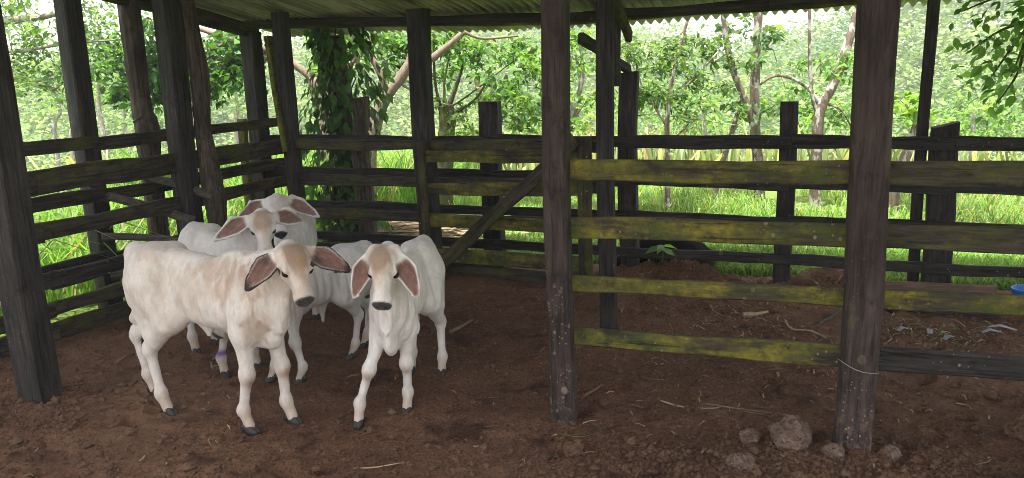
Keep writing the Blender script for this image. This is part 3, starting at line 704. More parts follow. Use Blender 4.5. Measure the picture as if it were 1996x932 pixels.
        for a in cor:
            for ax_ in range(3):
                if a[ax_] == 0:
                    b = list(a); b[ax_] = 1
                    da = D[cells[:, 0] + a[0], cells[:, 1] + a[1], cells[:, 2] + a[2]]; db = D[cells[:, 0] + b[0], cells[:, 1] + b[1], cells[:, 2] + b[2]]
                    mk = (da < 0) != (db < 0); t = np.where(mk, da / np.where(mk, da - db, 1), 0)
                    p = np.array(a, float)[None].repeat(len(cells), 0); p[:, ax_] = t
                    acc[mk] += p[mk]; num[mk] += 1
        V = lo + (cells + acc / num[:, None]) * res
        Fs = []
        for ax_ in range(3):
            o1, o2 = [(1, 2), (2, 0), (0, 1)][ax_]
            sl0 = [slice(0, N[i] - 1) if i == ax_ else slice(1, N[i] - 1) for i in range(3)]; sl1 = [slice(1, N[i]) if i == ax_ else slice(1, N[i] - 1) for i in range(3)]
            cr_ = np.argwhere(S[tuple(sl0)] != S[tuple(sl1)]); off = np.ones(3, int); off[ax_] = 0; e = cr_ + off
            fl_ = S[e[:, 0], e[:, 1], e[:, 2]]
            q = []
            for da, db in ((-1, -1), (0, -1), (0, 0), (-1, 0)):
                c = e.copy(); c[:, o1] += da; c[:, o2] += db; q.append(vid[c[:, 0], c[:, 1], c[:, 2]])
            q = np.stack(q, -1); q[~fl_] = q[~fl_][:, ::-1]; Fs.append(q)
        Fq = np.concatenate(Fs); Fq = Fq[(Fq >= 0).all(1)]
        # one projection step onto the true zero level
        e = res * .3; d0 = s.f(V); g = np.stack([s.f(V + np.eye(3)[i] * e) - d0 for i in range(3)], -1) / e
        gl = np.linalg.norm(g, axis=1, keepdims=True); V = V - np.clip(d0 / np.maximum(gl[:, 0] ** 2, .2), -res * .6, res * .6)[:, None] * g
        return V, Fq
    def paint(s, V):
        n = len(V); h, L = s.h, s.L
        n1 = fbm(V * np.array((9, 9, 5)), 5, 3, .6); n2 = fbm(V * np.array((34, 34, 11)), 3, 5)
        C = np.array(s.coat)[None] * (.93 + .14 * n1[:, None])
        def blend(w_, c): 
            nonlocal C
            w_ = np.clip(w_, 0, 1)[:, None]; C = C * (1 - w_) + np.asarray(c)[None] * w_
        tan = np.array(s.tan)
        for c, r, st in s.patches:
            d = np.linalg.norm((V - np.asarray(c) * np.array((L, 1, h))) / np.asarray(r), axis=1)
            blend(smooth(.22, .85, np.exp(-d ** 2) + (n1 - .5) * 1.2 + (n2 - .5) * 1.3 - .12 * (d > 1.3)) * (d < 2.2) * st * .58, tan)
        dirt = fbm(V * np.array((13, 13, 9)), 5, 91, .65); blend(smooth(.56, .74, dirt) * s.__dict__.get('dirt', .30), (.44, .36, .30))
        hairs = fbm(V * np.array((60, 60, 22)), 2, 92); C = C * (.86 + .28 * hairs[:, None])
        spine = np.exp(-(V[:, 1] / .03) ** 2) * smooth(.93 * h, .98 * h, V[:, 2]); blend(spine * .3, (.45, .38, .33))
        # skin shows pinkish where the coat is thin, dust and stain low on the legs
        blend(.22 * smooth(.50, .75, n1) , (.56, .46, .40))
        low = smooth(.24 * h, .03 * h, V[:, 2]); blend(low * (.25 + .6 * n2), (.42, .30, .21))
        for kx in s.knees: blend(np.exp(-(np.linalg.norm(V - (kx + np.array((.035, 0, -.035))), axis=1) / .042) ** 2) * s.knee * (.4 + n2), (.30, .17, .09))
        for kx in s.fets: blend(np.exp(-(np.linalg.norm(V - (kx + np.array((.03, 0, -.03))), axis=1) / .04) ** 2) * .6 * (.3 + n2), (.34, .22, .13))
        for kx in s.hocks: blend(np.exp(-(np.linalg.norm(V - (kx + np.array((-.04, 0, -.02))), axis=1) / .06) ** 2) * .35 * (.3 + n2), (.40, .29, .20))
        if s.__dict__.get('purple'):
            for kx in s.fets[:2]: blend(np.exp(-((V[:, 2] - kx[2] - .035) / .022) ** 2) * (np.linalg.norm(V[:, :2] - kx[:2], axis=1) < .08) * .95, (.16, .07, .33))
        gl = np.zeros(n)
        # head
        hl = (V - s.hp) @ s.hR.T / s.hs / np.array((HX, 1, 1)); x, y, z = hl.T
        onhead = (np.abs(y) < .10) & (x > -.14) & (x < .28) & (z > -.14) & (z < .12)
        fore = np.exp(-((x + .015) / .115) ** 2 - (y / .078) ** 2) * smooth(-.03, .03, z) * onhead; blend(smooth(.25, .75, fore + (n2 - .5) * .6) * min(1, s.fore) * .92, tan * .62)
        if s.fore > 1: blend(onhead * smooth(.35, .7, n1 + .15) * .4, tan)
        bl = np.exp(-((x - .09) / .07) ** 2 - (y / .03) ** 2) * smooth(.0, .03, z) * onhead; blend(bl * s.fore * .55 * (.5 + n2), tan)
        blend(onhead * np.exp(-((x - .13) / .05) ** 2) * smooth(.02, -.0, z) * .25, tan)
        for sg in (1, -1):
            d = np.sqrt(((x - .050) / .032) ** 2 + ((y - sg * .070) / .03) ** 2 + ((z - .008) / .018) ** 2); blend(onhead * smooth(1.05, .8, d) * .93, (.030, .024, .022))
            d = np.sqrt(((x - .09) / .03) ** 2 + ((y - sg * .06) / .04) ** 2 + ((z + .01) / .03) ** 2); blend(onhead * smooth(1.4, .4, d) * .3, (.33, .20, .12))
        noz = onhead * smooth(.217, .226, x + .012 * n2 + .25 * np.clip(-z - .035, 0, 1) * 0 - .6 * np.clip(-z - .042, 0, .1)) * smooth(-.062, -.054, z); blend(noz * .97, (.018, .017, .019)); gl = np.maximum(gl, noz)
        # ears: hairy pink inside, rim
        for e0, ed, es, en, el_, ew, sg in s.ears:
            r = V - e0; u = (r @ ed) / el_; v = r @ es + sg * .13 * el_ * np.clip(u, 0, 1.1) ** 2; w_ = r @ en
            hw = ew * (np.clip(np.clip(u, 0, 1) / .42, 0, 1) ** .55 * .72 + .28) * np.clip((1 - np.clip(u, 0, 1)) / .62, 0, 1) ** .62
            ins = (u > .0) & (u < 1.03) & (np.abs(v) < ew * 1.2) & (np.abs(w_) < .07)
            front_ = smooth(-.003, .003, w_ - (.55 * v * v / ew - .012)) * ins
            q = np.abs(v) / np.maximum(hw, .004); st = fbm(np.stack([u * 3, v * 90, u * 0], -1), 3, 4)
            inner = front_ * smooth(.97, .78, q) * smooth(.08, .20, u) * smooth(1.02, .90, u)
            blend(inner * (.75 + .4 * st), np.array(s.earin) * 1.0)
            blend(inner * smooth(.5, .62, st) * .35, (.46, .34, .28)); blend(inner * np.exp(-((u - .3) / .13) ** 2 - ((v + .35 * ew) / (.35 * ew)) ** 2) * s.earblk, (.06, .045, .045))
            blend(ins * smooth(.84, 1.02, q) * s.rim * (u > .15), (.02, .018, .018)); blend(ins * smooth(.80, .95, u) * s.rim, (.02, .018, .018))
        return np.clip(np.column_stack([C, 1 - gl]), 0, 1)
    def make(s):
        V, Fq = s.mesh(s.res); Cc = s.paint(V); Wv = V @ s.R                      # thing origin sits at s.o
        root = thing('calf', s.label, 'calf', tuple(s.o), 'calves standing in the pen')
        link('body', mesh_np('calf_body', Wv, Fq, M['coat'], True, Cc.astype(np.float32)), root)
        # eyes
        for sg in (1, -1):
            bm = bmesh.new(); bmesh.ops.create_uvsphere(bm, u_segments=14, v_segments=8, radius=.0225 * s.hs); me = bpy.data.meshes.new('eye'); bm.to_mesh(me); bm.free(); me.materials.append(M['eye'])
            for p in me.polygons: p.use_smooth = True
            o = link('eye', me, root); o.location = Vector(s.wor(s.H(.048, sg * .0600, .008)) - s.o)
        # cloven hooves with dew claws
        for pa, f in s.hoofs:
            parts = []; dx = s.X; dy = s.Yv
            for sg in (1, -1):
                rings = [(0, .052, .030, .034), (.022, .046, .031, .028), (.046, .030, .028, .012), (.058, .022, .024, .006)]; V2 = []; Fs = []
                for z, a, b, sh in rings:
                    for kk in range(10):
                        an = 2 * math.pi * kk / 10; lx = math.cos(an) * a * (1.12 if math.cos(an) > 0 else .9) + sh - .004; ly = math.sin(an) * b * .74 + sg * .011
                        q = (dx * lx + dy * ly) * (s.h / .87) * .80 + s.wor(f) - s.o; V2.append((q[0], q[1], z * s.h / .87 * .9 - .004))
                for i in range(3):
                    for kk in range(10): k2 = (kk + 1) % 10; Fs.append((i * 10 + kk, i * 10 + k2, i * 10 + 10 + k2, i * 10 + 10 + kk))
                Fs += [tuple(range(10))[::-1], tuple(30 + kk for kk in range(10))]; parts.append((V2, Fs))
                c = s.wor(f) - s.o - dx * .034 + dy * sg * .017; parts.append(tube([c + np.array((0, 0, .085)), c - dx * .012 + np.array((0, 0, .068))], [.010, .004], 6))
            hc_ = s.wor(f) - s.o - dx * .012; parts.append(tube([hc_ - dy * .022 + np.array((0, 0, .026)), hc_ + dy * .022 + np.array((0, 0, .026))], .019, 7))
            V2, Fs = joinpy(parts); link('hoof', mesh_np('hoof', V2, Fs, M['hoof'], True), root)
        # tail switch: a tuft of tapering locks
        parts = []; rr = random.Random(3); t0 = s.wor(s.tailtip) - s.o
        for i in range(26):
            a = Vector(t0) + Vector((rr.gauss(0, .008), rr.gauss(0, .008), rr.uniform(0, .04))); b = a + Vector((rr.gauss(0, .016), rr.gauss(0, .016), -rr.uniform(.08, .2)))
            parts.append(tube([a, (a + b) / 2 + Vector((rr.gauss(0, .008), rr.gauss(0, .008), 0)), b], [.006, .006, .001], 4))
        V2, Fs = joinpy(parts); link('tail_switch', mesh_np('tail_switch', V2, Fs, M['hair_black'] if s.rim > .3 else M['hair_brown']), root)
        return root

s = NT('short_calf_coat'); a = s.n('ShaderNodeAttribute'); a.attribute_name = 'Col'
v = s.coords(); n1 = s.noise(s.coords((1, 1, .35)), 150, 4, .7); n2 = s.noise(v, 22, 5, .6)
c = s.mix(s.fl(n1, .3, .7, 0, .38), a.outputs['Color'], s.mix(1.0, a.outputs['Color'], (.62, .58, .54), 'MULTIPLY'))
nb = s.bump(n1, .6, .006); nb = s.bump(n2, .35, .02, nb)
s.fin(c, s.fl(a.outputs['Alpha'], 0, 1, .5, .85), nb, .25)
s.b.inputs['Sheen Weight'].default_value = .15; s.b.inputs['Sheen Roughness'].default_value = .5
M['coat'] = s.m; M['hair_brown'] = plain('brown_tail_hair', (.10, .075, .06), .8, .3)

WHITE = (.65, .63, .60); TAN = (.44, .29, .185); PINK = (.17, .06, .04)
def earset(dL, dR, n, el=.215, ew=.058): return [(dL, n, el, ew), (dR, n, el, ew)]
def facing(yaw, pitch): return (math.cos(pitch) * math.cos(yaw), math.cos(pitch) * math.sin(yaw), -math.sin(pitch))
RAD = math.radians
base = dict(coat=WHITE, tan=TAN, fore=.5, knee=.7, rim=0., earblk=0., earin=PINK, navel=0., dewlap=.10, tail=.03, patches=[], hs=.82, res=.006, wid=.82, lift=0.)
CALVES = [
 dict(base, label='largest calf, tan-stained white, black-rimmed ears, standing side-on in front', heading=(.70, -.345), center=(-1.525, 3.842), h=.872, L=.94, wid=.75,
      hooves=[(-1.125, 3.735), (-1.305, 3.635), (-1.985, 4.16), (-1.80, 3.885)], head=(-.968, 3.49, .862), face=facing(RAD(-58), RAD(52)), hs=.87, fore=1.25, rim=1., earblk=.9, earin=(.12, .044, .028), tan=(.36, .235, .15), coat=(.645, .595, .545),
      ear=earset((.93, .12, -.34), (-.82, -.10, -.56), (.10, -.85, .40), .205, .052), knee=1.2, navel=.03, dewlap=.08,
      patches=[((.33, -.12, .90), (.12, .09, .14), .9), ((.20, -.1, .93), (.20, .10, .08), .8), ((.42, -.10, .60), (.05, .09, .15), .8), ((.45, -.06, .42), (.035, .06, .10), .6), ((0, -.14, .82), (.30, .09, .16), .5), ((-.3, -.08, .98), (.16, .12, .06), .6), ((.48, -.08, .66), (.05, .06, .06), .6), ((-.1, -.15, .68), (.3, .1, .1), .28)]),
 dict(base, label='white calf facing the viewer at right, tan forehead, ears drooping down', heading=(-.10, -.72), center=(-.548, 4.04), h=.775, L=.82, wid=.63,
      hooves=[(-.555, 3.82), (-.775, 3.69), (-.42, 4.30), (-.60, 4.385)], head=(-.572, 3.49, .84), face=facing(RAD(-97), RAD(56)), hs=.87, fore=1.0, coat=(.70, .67, .635), earin=(.145, .056, .038),
      ear=earset((.46, -.10, -.80), (-.50, -.10, -.78), (.0, -1, .25), .205, .046), dewlap=.13, navel=.06, lift=.035),
 dict(base, label='calf with brown-dusted forehead behind the largest calf, ear stretched out left', heading=(.42, -.50), center=(-1.735, 4.65), h=.80, L=.82,
      hooves=[(-1.535, 4.52), (-1.685, 4.40), (-1.93, 4.95), (-2.0, 4.80)], head=(-1.335, 4.26, .893), face=facing(RAD(-72), RAD(50)), hs=.78, fore=.9, purple=True, res=.007, coat=(.655, .625, .59), earin=(.145, .06, .043),
      ear=earset((.45, .75, -.1), (-.90, -.1, -.30), (.05, -1, .3), .215, .046)),
 dict(base, label='farthest white calf by the corner post, ears spread wide', heading=(.262, -.965), center=(-1.565, 5.72), h=.77, L=.95,
      hooves=[(-1.40, 5.46), (-1.58, 5.42), (-1.62, 6.02), (-1.78, 5.98)], head=(-1.505, 5.15, .835), face=facing(RAD(-72), RAD(52)), hs=.88, fore=.3, res=.0075, coat=(.64, .625, .61), earin=(.145, .06, .043),
      ear=earset((.86, 0, -.34), (-.92, 0, -.30), (.1, -1, .35), .215, .046)),
 dict(base, label='smaller white calf half hidden by the largest one, rump to the right', heading=(-.36, -.40), center=(-1.118, 4.514), h=.68, L=.72,
      hooves=[(-1.205, 4.255), (-1.375, 4.295), (-.985, 4.615), (-.945, 4.80)], head=(-1.47, 4.06, .50), face=facing(RAD(-150), RAD(50)), hs=.76, fore=.2, navel=.13, res=.007, coat=(.62, .61, .595),
      ear=earset((.1, -.5, -.6), (-.2, .5, -.6), (-.6, -.6, .3), .16, .045), tail=.02),
]
for sp in CALVES: Calf(sp).make()
# ------------------------------------------------------------------ vegetation
def at(px, py, Y):
    """a point of the surveyed place: the sight line through a photo pixel, met at distance Y in front of the eye"""
    d = _f * F_PX + _r * (px - 998) - _u * (py - 466); return Vector((0, 0, EYE)) + d * (Y / d.y)
def leaf_cloud(C, D, Nn, size, aspect=.5, fold=.18, droop=.12):
    """arrays of leaf centres, pointing directions, normals, lengths -> verts, quads"""
    D = D / np.linalg.norm(D, axis=1, keepdims=True); S = np.cross(D, Nn); S /= np.linalg.norm(S, axis=1, keepdims=True) + 1e-9; Nn = np.cross(S, D)
    L = size[:, None]; w_ = L * aspect * .5
    V = np.stack([C, C + D * L * .5 + S * w_ + Nn * L * fold * .5, C + D * L - Nn * L * droop, C + D * L * .5 - S * w_ + Nn * L * fold * .5], 1).reshape(-1, 3)
    return V, np.arange(len(C) * 4).reshape(-1, 4)
def leaf_cols(n, base, var=.35, yellow=.15):
    c = np.array(base)[None] * (1 + rng.normal(0, var, (n, 1))).clip(.35, 2.0); y = rng.random((n, 1)) < yellow
    c = np.where(y, c * np.array([[1.7, 1.45, .9]]), c); return np.repeat(c, 4, 0).clip(0, 1)
def clump_points(clumps, per=38):
    C = []; cen = []
    for c, r, n in clumps:
        c = np.array(c); r = np.array(r); m = max(2, n // per)
        q = rng.normal(size=(m, 3)); q /= np.linalg.norm(q, axis=1, keepdims=True); q *= rng.random((m, 1)) ** .45; sc = c + q * r; cen += list(sc)
        k = rng.integers(0, m, n); C.append(sc[k] + rng.normal(size=(n, 3)) * r.mean() * np.array((.26, .26, .17)))
    return np.concatenate(C), cen
def tree(name, label, cat, base, trunks, clumps, leaf=.07, colr=(.05, .1, .025), bark='bark_grey', group=None, aspect=.5, var=.35, yellow=.15, hang=.35, per=38, twig=True):
    root = thing(name, label, cat, base, group); b = np.array(base, float); parts = []; ends = []
    for i, (pts, ra, rb) in enumerate(trunks):
        c = curve_pts(pts, 6); n = len(c); parts.append(tube([p - Vector(base) for p in c], list(np.linspace(ra, rb, n) * (.78 + .18 * fbm(np.column_stack([np.arange(n) * .9, np.zeros(n), np.full(n, i * 3.3)]), 2, 6))), 8 if ra > .03 else 5, .06, i)); ends += [np.array(p) for p in c[n // 3:]]
    if clumps:
        C, cen = clump_points(clumps, per)
        if twig and ends:
            E_ = np.array(ends)
            for sc in cen[::3]:
                j = np.argmin(np.linalg.norm(E_ - sc, axis=1)); e = E_[j]
                if np.linalg.norm(e - sc) > .03: parts.append(tube([Vector(e - b), Vector((e + sc) / 2 - b + rng.normal(size=3) * .03 + (0, 0, .03)), Vector(sc - b)], [.007, .005, .002], 4, cap=False))
        n = len(C); D = rng.normal(size=(n, 3)); D[:, 2] = D[:, 2] * .5 - hang; Nn = rng.normal(size=(n, 3)) * .55 + np.array((0, 0, 1)); sz = leaf * rng.uniform(.6, 1.35, n)
        sz = sz * np.where(rng.random(n) < .3, 1.15, .72); V, Fq = leaf_cloud(C - b, D, Nn, sz, aspect)
        tag(link('crown', mesh_np('crown', V, Fq, M['leaf'], False, leaf_cols(n, np.array(colr) * 1.75, var, yellow)), root), None, None, None, 'stuff')
    if parts:
        V, Fs = joinpy(parts); link('trunk', mesh_np('trunk', V, Fs, M[bark], True), root)
    return root
def gz(x, y): return float(terrain(np.array([x]), np.array([y]))[0])
def foot(px, py, Y):
    p = at(px, py, Y); return (p.x, p.y, gz(p.x, p.y) - .1)
def pt(lst, Y): return [at(x, y, Y) for x, y in lst]
def cl(lst, Y, r, n): return [(at(x, y, Y + random.uniform(-.5, .5)), (r, r, r * .7), n) for x, y in lst]
def trunk_to_ground(first, Y):                                      # first point at ground under the pixel column
    p = at(*first, Y); return Vector((p.x, p.y, gz(p.x, p.y) - .15))
# trees standing just outside the fences
Y = 9.0
tree('leafy_tree', 'thin-leaved tree reaching in at the upper left corner', 'tree', (-8.2, 9.5, gz(-8.2, 9.5)), [([(-8.2, 9.5, -.5), (-7.9, 9.4, 1.2), (-7.2, 9.2, 2.4), *pt([(20, 40), (150, 15)], Y)], .16, .02), ([(-7.6, 9.3, 1.6), *pt([(-100, 175), (60, 160), (190, 130)], Y)], .05, .008), (pt([(-150, 60), (0, 100), (130, 85), (225, 78)], Y), .035, .008), ([*pt([(-60, 110), (80, 172), (120, 165)], Y)], .02, .006)],
     cl([(15, 40), (70, 25), (30, 110), (95, 130), (150, 30), (60, 160), (20, 175), (130, 100), (190, 20), (110, 60), (-40, 60), (160, 150), (10, 10), (200, 110), (50, 75)], Y, .42, 187), .075, (.060, .105, .040), 'bark_grey', 'trees round the pen', .55, .3, .2)
Y = 10.5
tree('broadleaf_tree', 'dark broad-leaved tree with a pale sloping branch behind the left posts', 'tree', foot(640, 420, Y), [([trunk_to_ground((640, 420), Y), *pt([(636, 260), (610, 150)], Y)], .16, .09), (pt([(612, 155), (540, 105), (450, 78), (370, 52), (270, 40)], Y), .06, .018), (pt([(540, 105), (470, 120), (380, 110), (300, 135)], Y), .05, .01), (pt([(610, 150), (640, 60), (700, 0)], Y), .08, .02), (pt([(450, 78), (350, 120), (240, 112)], Y), .03, .008)],
     cl([(235, 130), (270, 115), (300, 155), (330, 135), (365, 150), (395, 165), (430, 160), (465, 140), (410, 120), (440, 105), (350, 110), (280, 165), (480, 110), (250, 165)], Y, .40, 249) + cl([(250, 60), (300, 60), (420, 70), (480, 75), (210, 90)], Y, .45, 106), .125, (.030, .070, .018), 'bark_pale', 'trees round the pen', .62, .4, .12)
Y = 9.0
tree('forked_tree', 'pale smooth forked tree behind the rear fence', 'tree', foot(718, 430, Y), [([trunk_to_ground((718, 430), Y), *pt([(720, 310), (732, 240), (752, 190), (782, 150), (803, 112), (815, 40)], Y)], .105, .05), (pt([(755, 190), (742, 145), (722, 110), (704, 88)], Y), .05, .035), (pt([(790, 142), (830, 122), (870, 92), (905, 62)], Y), .05, .035), (pt([(676, 135), (712, 92), (740, 55)], Y), .03, .02), (pt([(775, 160), (795, 172), (815, 180)], Y), .02, .01), (pt([(700, 140), (690, 90), (680, 40)], Y), .03, .02), (pt([(905, 62), (940, 75), (1010, 70)], Y), .025, .012), (pt([(840, 112), (800, 60), (760, 20)], Y), .03, .01)],
     cl([(625, 95), (660, 80), (690, 75), (730, 72), (765, 85), (800, 80), (835, 78), (780, 105), (655, 120), (640, 150)], Y + .6, .33, 146) + cl([(870, 85), (905, 95), (950, 95), (1000, 100), (1030, 140), (985, 150), (940, 125), (1010, 185), (1035, 215), (975, 195), (1000, 235), (1040, 100), (900, 140)], Y + .8, .34, 146), .105, (.042, .088, .024), 'bark_pale', 'trees round the pen', .5, .4, .25, twig=False)
Y = 9.8
tree('mossy_tree', 'dark moss-grown pollard with thin upright shoots', 'tree', foot(868, 430, Y), [([trunk_to_ground((868, 430), Y), *pt([(868, 300), (872, 235), (868, 205)], Y)], .12, .11), (pt([(862, 220), (848, 160), (845, 60)], Y), .03, .012), (pt([(872, 215), (890, 165), (905, 120)], Y), .04, .015), (pt([(868, 215), (866, 160), (880, 90)], Y), .025, .01), (pt([(880, 225), (930, 190), (960, 130)], Y), .025, .01), (pt([(870, 210), (900, 195), (1000, 120)], Y), .02, .006)], cl([(870, 235), (880, 200), (900, 215), (860, 200), (920, 240)], Y, .22, 66), .07, (.05, .085, .022), 'bark_dark', 'trees round the pen')
Y = 11.0
tree('split_tree', 'reddish split tree stump between the gate and the mossy pollard', 'tree', foot(945, 410, Y), [([trunk_to_ground((945, 410), Y), *pt([(946, 280), (944, 215)], Y)], .10, .08), (pt([(944, 225), (934, 180), (928, 150)], Y), .055, .04), (pt([(946, 225), (955, 190), (962, 155)], Y), .045, .03)], cl([(925, 215), (965, 205), (980, 240), (905, 250)], Y, .3, 71), .08, (.06, .11, .03), 'bark_pale', 'trees round the pen')
Y = 9.2
tree('branchy_tree', 'twiggy pale tree showing between the middle posts', 'tree', foot(1095, 420, Y), [([trunk_to_ground((1095, 420), Y), *pt([(1100, 280), (1118, 215), (1135, 150), (1130, 70)], Y)], .06, .02), (pt([(1110, 240), (1150, 190), (1200, 150)], Y), .025, .01), (pt([(1130, 130), (1100, 90), (1060, 70)], Y), .02, .01), (pt([(1120, 215), (1090, 180), (1030, 170)], Y), .02, .01)],
     cl([(1120, 80), (1150, 110), (1125, 150), (1100, 120), (1155, 190), (1140, 225), (1110, 200), (1165, 90), (1070, 130), (1060, 190), (1040, 120)], Y, .30, 115), .085, (.062, .115, .032), 'bark_grey', 'trees round the pen', .45, .35, .3)
Y = 9.0
tree('narrow_leaved_tree', 'slim tree with dense narrow leaves under the right eave', 'tree', foot(1300, 415, Y), [([trunk_to_ground((1300, 415), Y), *pt([(1302, 330), (1300, 250), (1306, 180), (1320, 110), (1340, 40)], Y)], .042, .018), (pt([(1302, 250), (1260, 180), (1225, 110)], Y), .022, .008), (pt([(1305, 200), (1355, 150), (1400, 100)], Y), .022, .008), (pt([(1303, 280), (1360, 230), (1400, 215)], Y), .015, .006), (pt([(1240, 225), (1300, 225), (1440, 245)], Y), .01, .005)],
     cl([(1235, 85), (1270, 90), (1310, 80), (1350, 85), (1390, 95), (1245, 130), (1285, 125), (1330, 125), (1375, 130), (1260, 165), (1305, 165), (1350, 170), (1385, 165), (1280, 200), (1330, 210), (1235, 190)], Y, .27, 133), .095, (.045, .080, .030), 'bark_lichen', 'trees round the pen', .30, .4, .15)
Y = 9.6
tree('double_trunk_tree', 'tall lichen-spotted tree with two straight stems', 'tree', foot(1481, 415, Y), [([trunk_to_ground((1482, 415), Y), *pt([(1479, 330), (1471, 240), (1472, 150), (1478, 40), (1482, -60)], Y)], .085, .05), (pt([(1470, 245), (1452, 195), (1430, 140), (1416, 80), (1408, 10)], Y), .055, .035), (pt([(1474, 120), (1495, 95), (1520, 70)], Y), .015, .006), (pt([(1560, 250), (1530, 170), (1505, 90)], Y), .008, .005)],
     cl([(1505, 60), (1515, 45), (1500, 85), (1405, 60), (1520, 75)], Y, .17, 30) + cl([(1440, 60), (1390, 120), (1450, 215), (1500, 190), (1460, 130)], Y, .28, 48), .11, (.045, .085, .03), 'bark_lichen', 'trees round the pen', .5)
Y = 9.4
tree('leaning_tree', 'thin leaning sapling with a mossy leafy tip', 'tree', foot(1383, 415, Y), [([trunk_to_ground((1383, 415), Y), *pt([(1402, 340), (1425, 265), (1440, 212)], Y)], .045, .03)], cl([(1438, 215), (1430, 235), (1446, 205)], Y, .12, 30), .07, (.06, .11, .02), 'bark_lichen', 'trees round the pen')
Y = 9.2
tree('arching_tree', 'lichen-white tree with an arching side branch near the thick front post', 'tree', foot(1588, 420, Y), [([trunk_to_ground((1588, 420), Y), *pt([(1591, 330), (1594, 250), (1602, 205), (1622, 170), (1650, 95), (1675, 10), (1690, -60)], Y)], .085, .05), (pt([(1600, 205), (1572, 170), (1535, 150), (1505, 150), (1482, 165)], Y), .03, .015), (pt([(1594, 225), (1582, 180), (1578, 100), (1578, -10)], Y), .028, .02), (pt([(1602, 200), (1640, 215), (1665, 260)], Y), .02, .01), (pt([(1575, 172), (1595, 130), (1630, 100)], Y), .012, .005)],
     cl([(1600, 175), (1640, 140), (1560, 140), (1640, 200), (1625, 240), (1570, 215), (1655, 115), (1610, 120), (1540, 175)], Y, .30, 66), .085, (.055, .11, .03), 'bark_lichen', 'trees round the pen', .5)
Y = 8.6
tree('young_tree', 'small tree with fresh yellow-green leaves between the right posts', 'tree', foot(1738, 440, Y), [([trunk_to_ground((1738, 440), Y), *pt([(1745, 360), (1765, 305), (1786, 250), (1790, 215)], Y)], .08, .05), (pt([(1788, 240), (1770, 210), (1755, 195)], Y), .02, .008)],
     cl([(1765, 200), (1780, 215), (1755, 215), (1795, 205), (1770, 225), (1750, 195), (1800, 225)], Y, .16, 53), .09, (.085, .15, .03), 'bark_lichen', 'trees round the pen', .55)
# individual slender trunks on the valley side
for i, (px, py0, py1, Yd) in enumerate(((1905, 330, 210, 19), (1860, 340, 230, 22), (1960, 360, 240, 20), (1385, 300, 190, 17), (1345, 330, 220, 20), (108, 270, 165, 26), (140, 290, 180, 24), (205, 280, 130, 22), (255, 300, 190, 25), (390, 270, 190, 23), (460, 260, 170, 26), (1640, 330, 220, 18), (1270, 320, 240, 18))):
    p0 = at(px, py0, Yd); p1 = at(px + random.uniform(-14, 14), py1, Yd); g0 = (p0.x, p0.y, gz(p0.x, p0.y) - .2)
    side = ['left', 'right'][px > 998]
    tree('slender_tree', 'slender pale-stemmed tree on the far %s slope, %s' % (side, {1905: 'just right of the broad stump post', 1860: 'behind the broad stump post', 1960: 'nearest the right edge', 1385: 'left of the two-stemmed tree', 1345: 'behind the narrow-leaved tree', 108: 'between the first two posts', 140: 'right beside the lit outer post', 205: 'beside the knotty round post', 255: 'right of the knotty round post', 390: 'behind the crooked log post', 460: 'left of the far corner post', 1640: 'beside the thick front post', 1270: 'behind the rough slab post'}[px]), 'tree', g0,
         [([g0, p0, (p0 + p1) / 2 + Vector((random.uniform(-.2, .2), 0, 0)), p1], .10, .05)], [(p1 + Vector((random.uniform(-.6, .6), random.uniform(-.6, .6), random.uniform(-.5, .4))), (.8, .8, .5), 170) for _ in range(3)], .16, (.07, .13, .04), 'bark_grey', 'slender trees on the slope', .5, .3, .25, twig=False)
# overhanging bough at upper right, single leaves
def leaf_mesh(name, mat, asp=.52):
    V = [(0, 0, 0), (.22, .5 * asp * .8, .05), (.55, .5 * asp, .06), (1, 0, -.10), (.55, -.5 * asp, .06), (.22, -.5 * asp * .8, .05), (.3, 0, .0), (.62, 0, .0)]
    return mesh_np(name, V, [(0, 6, 1), (1, 6, 7, 2), (2, 7, 3), (3, 7, 4), (4, 7, 6, 5), (5, 6, 0)], mat)
def single_leaves(root, pts, dirs, size, me, name='leaf'):
    b = Vector(root.location)
    for p, d in zip(pts, dirs):
        o = link(name, me, root); d = Vector(d).normalized(); n = Vector(rng.normal(size=3) * .45 + np.array((0, -.25, 1))); s_ = n.cross(d).normalized(); n = d.cross(s_)
        k = size * random.uniform(.65, 1.3); R = Matrix((d * k, s_ * k, n * k)).transposed().to_4x4(); R.translation = Vector(p) - b; o.matrix_local = R
Y = 5.6
br = [pt([(2080, -80), (2010, 40), (1960, 110), (1915, 175)], Y), pt([(2010, 40), (1950, 60), (1890, 100)], Y), pt([(2040, -20), (1960, -10), (1880, 20)], Y), pt([(2000, 60), (1985, 140), (1940, 205)], Y), pt([(2020, 20), (1995, 90), (1970, 150)], Y)]
rootp = tuple(at(2080, -80, Y)); bough = thing('leafy_bough', 'glossy leafy bough hanging in at the upper right corner', 'branch', rootp)
V, Fs = joinpy([tube([p - Vector(rootp) for p in curve_pts(b_, 5)], list(np.linspace(.014, .004, 5 * (len(b_) - 1) + 1)), 5) for b_ in br]); link('stem', mesh_np('stem', V, Fs, M['bark_dark'], True), bough)
cp = [q for b_ in br for q in curve_pts(b_, 6)[3:]]; P_, D_ = [], []
for i in range(290):
    q = random.choice(cp); P_.append(q + Vector(rng.normal(size=3) * .11)); D_.append(Vector((rng.normal() * .8 - .2, rng.normal() * .7, -.55 + rng.normal() * .4)))
single_leaves(bough, P_, D_, .085, leaf_mesh('bough_leaf', M['bough_leaf']))
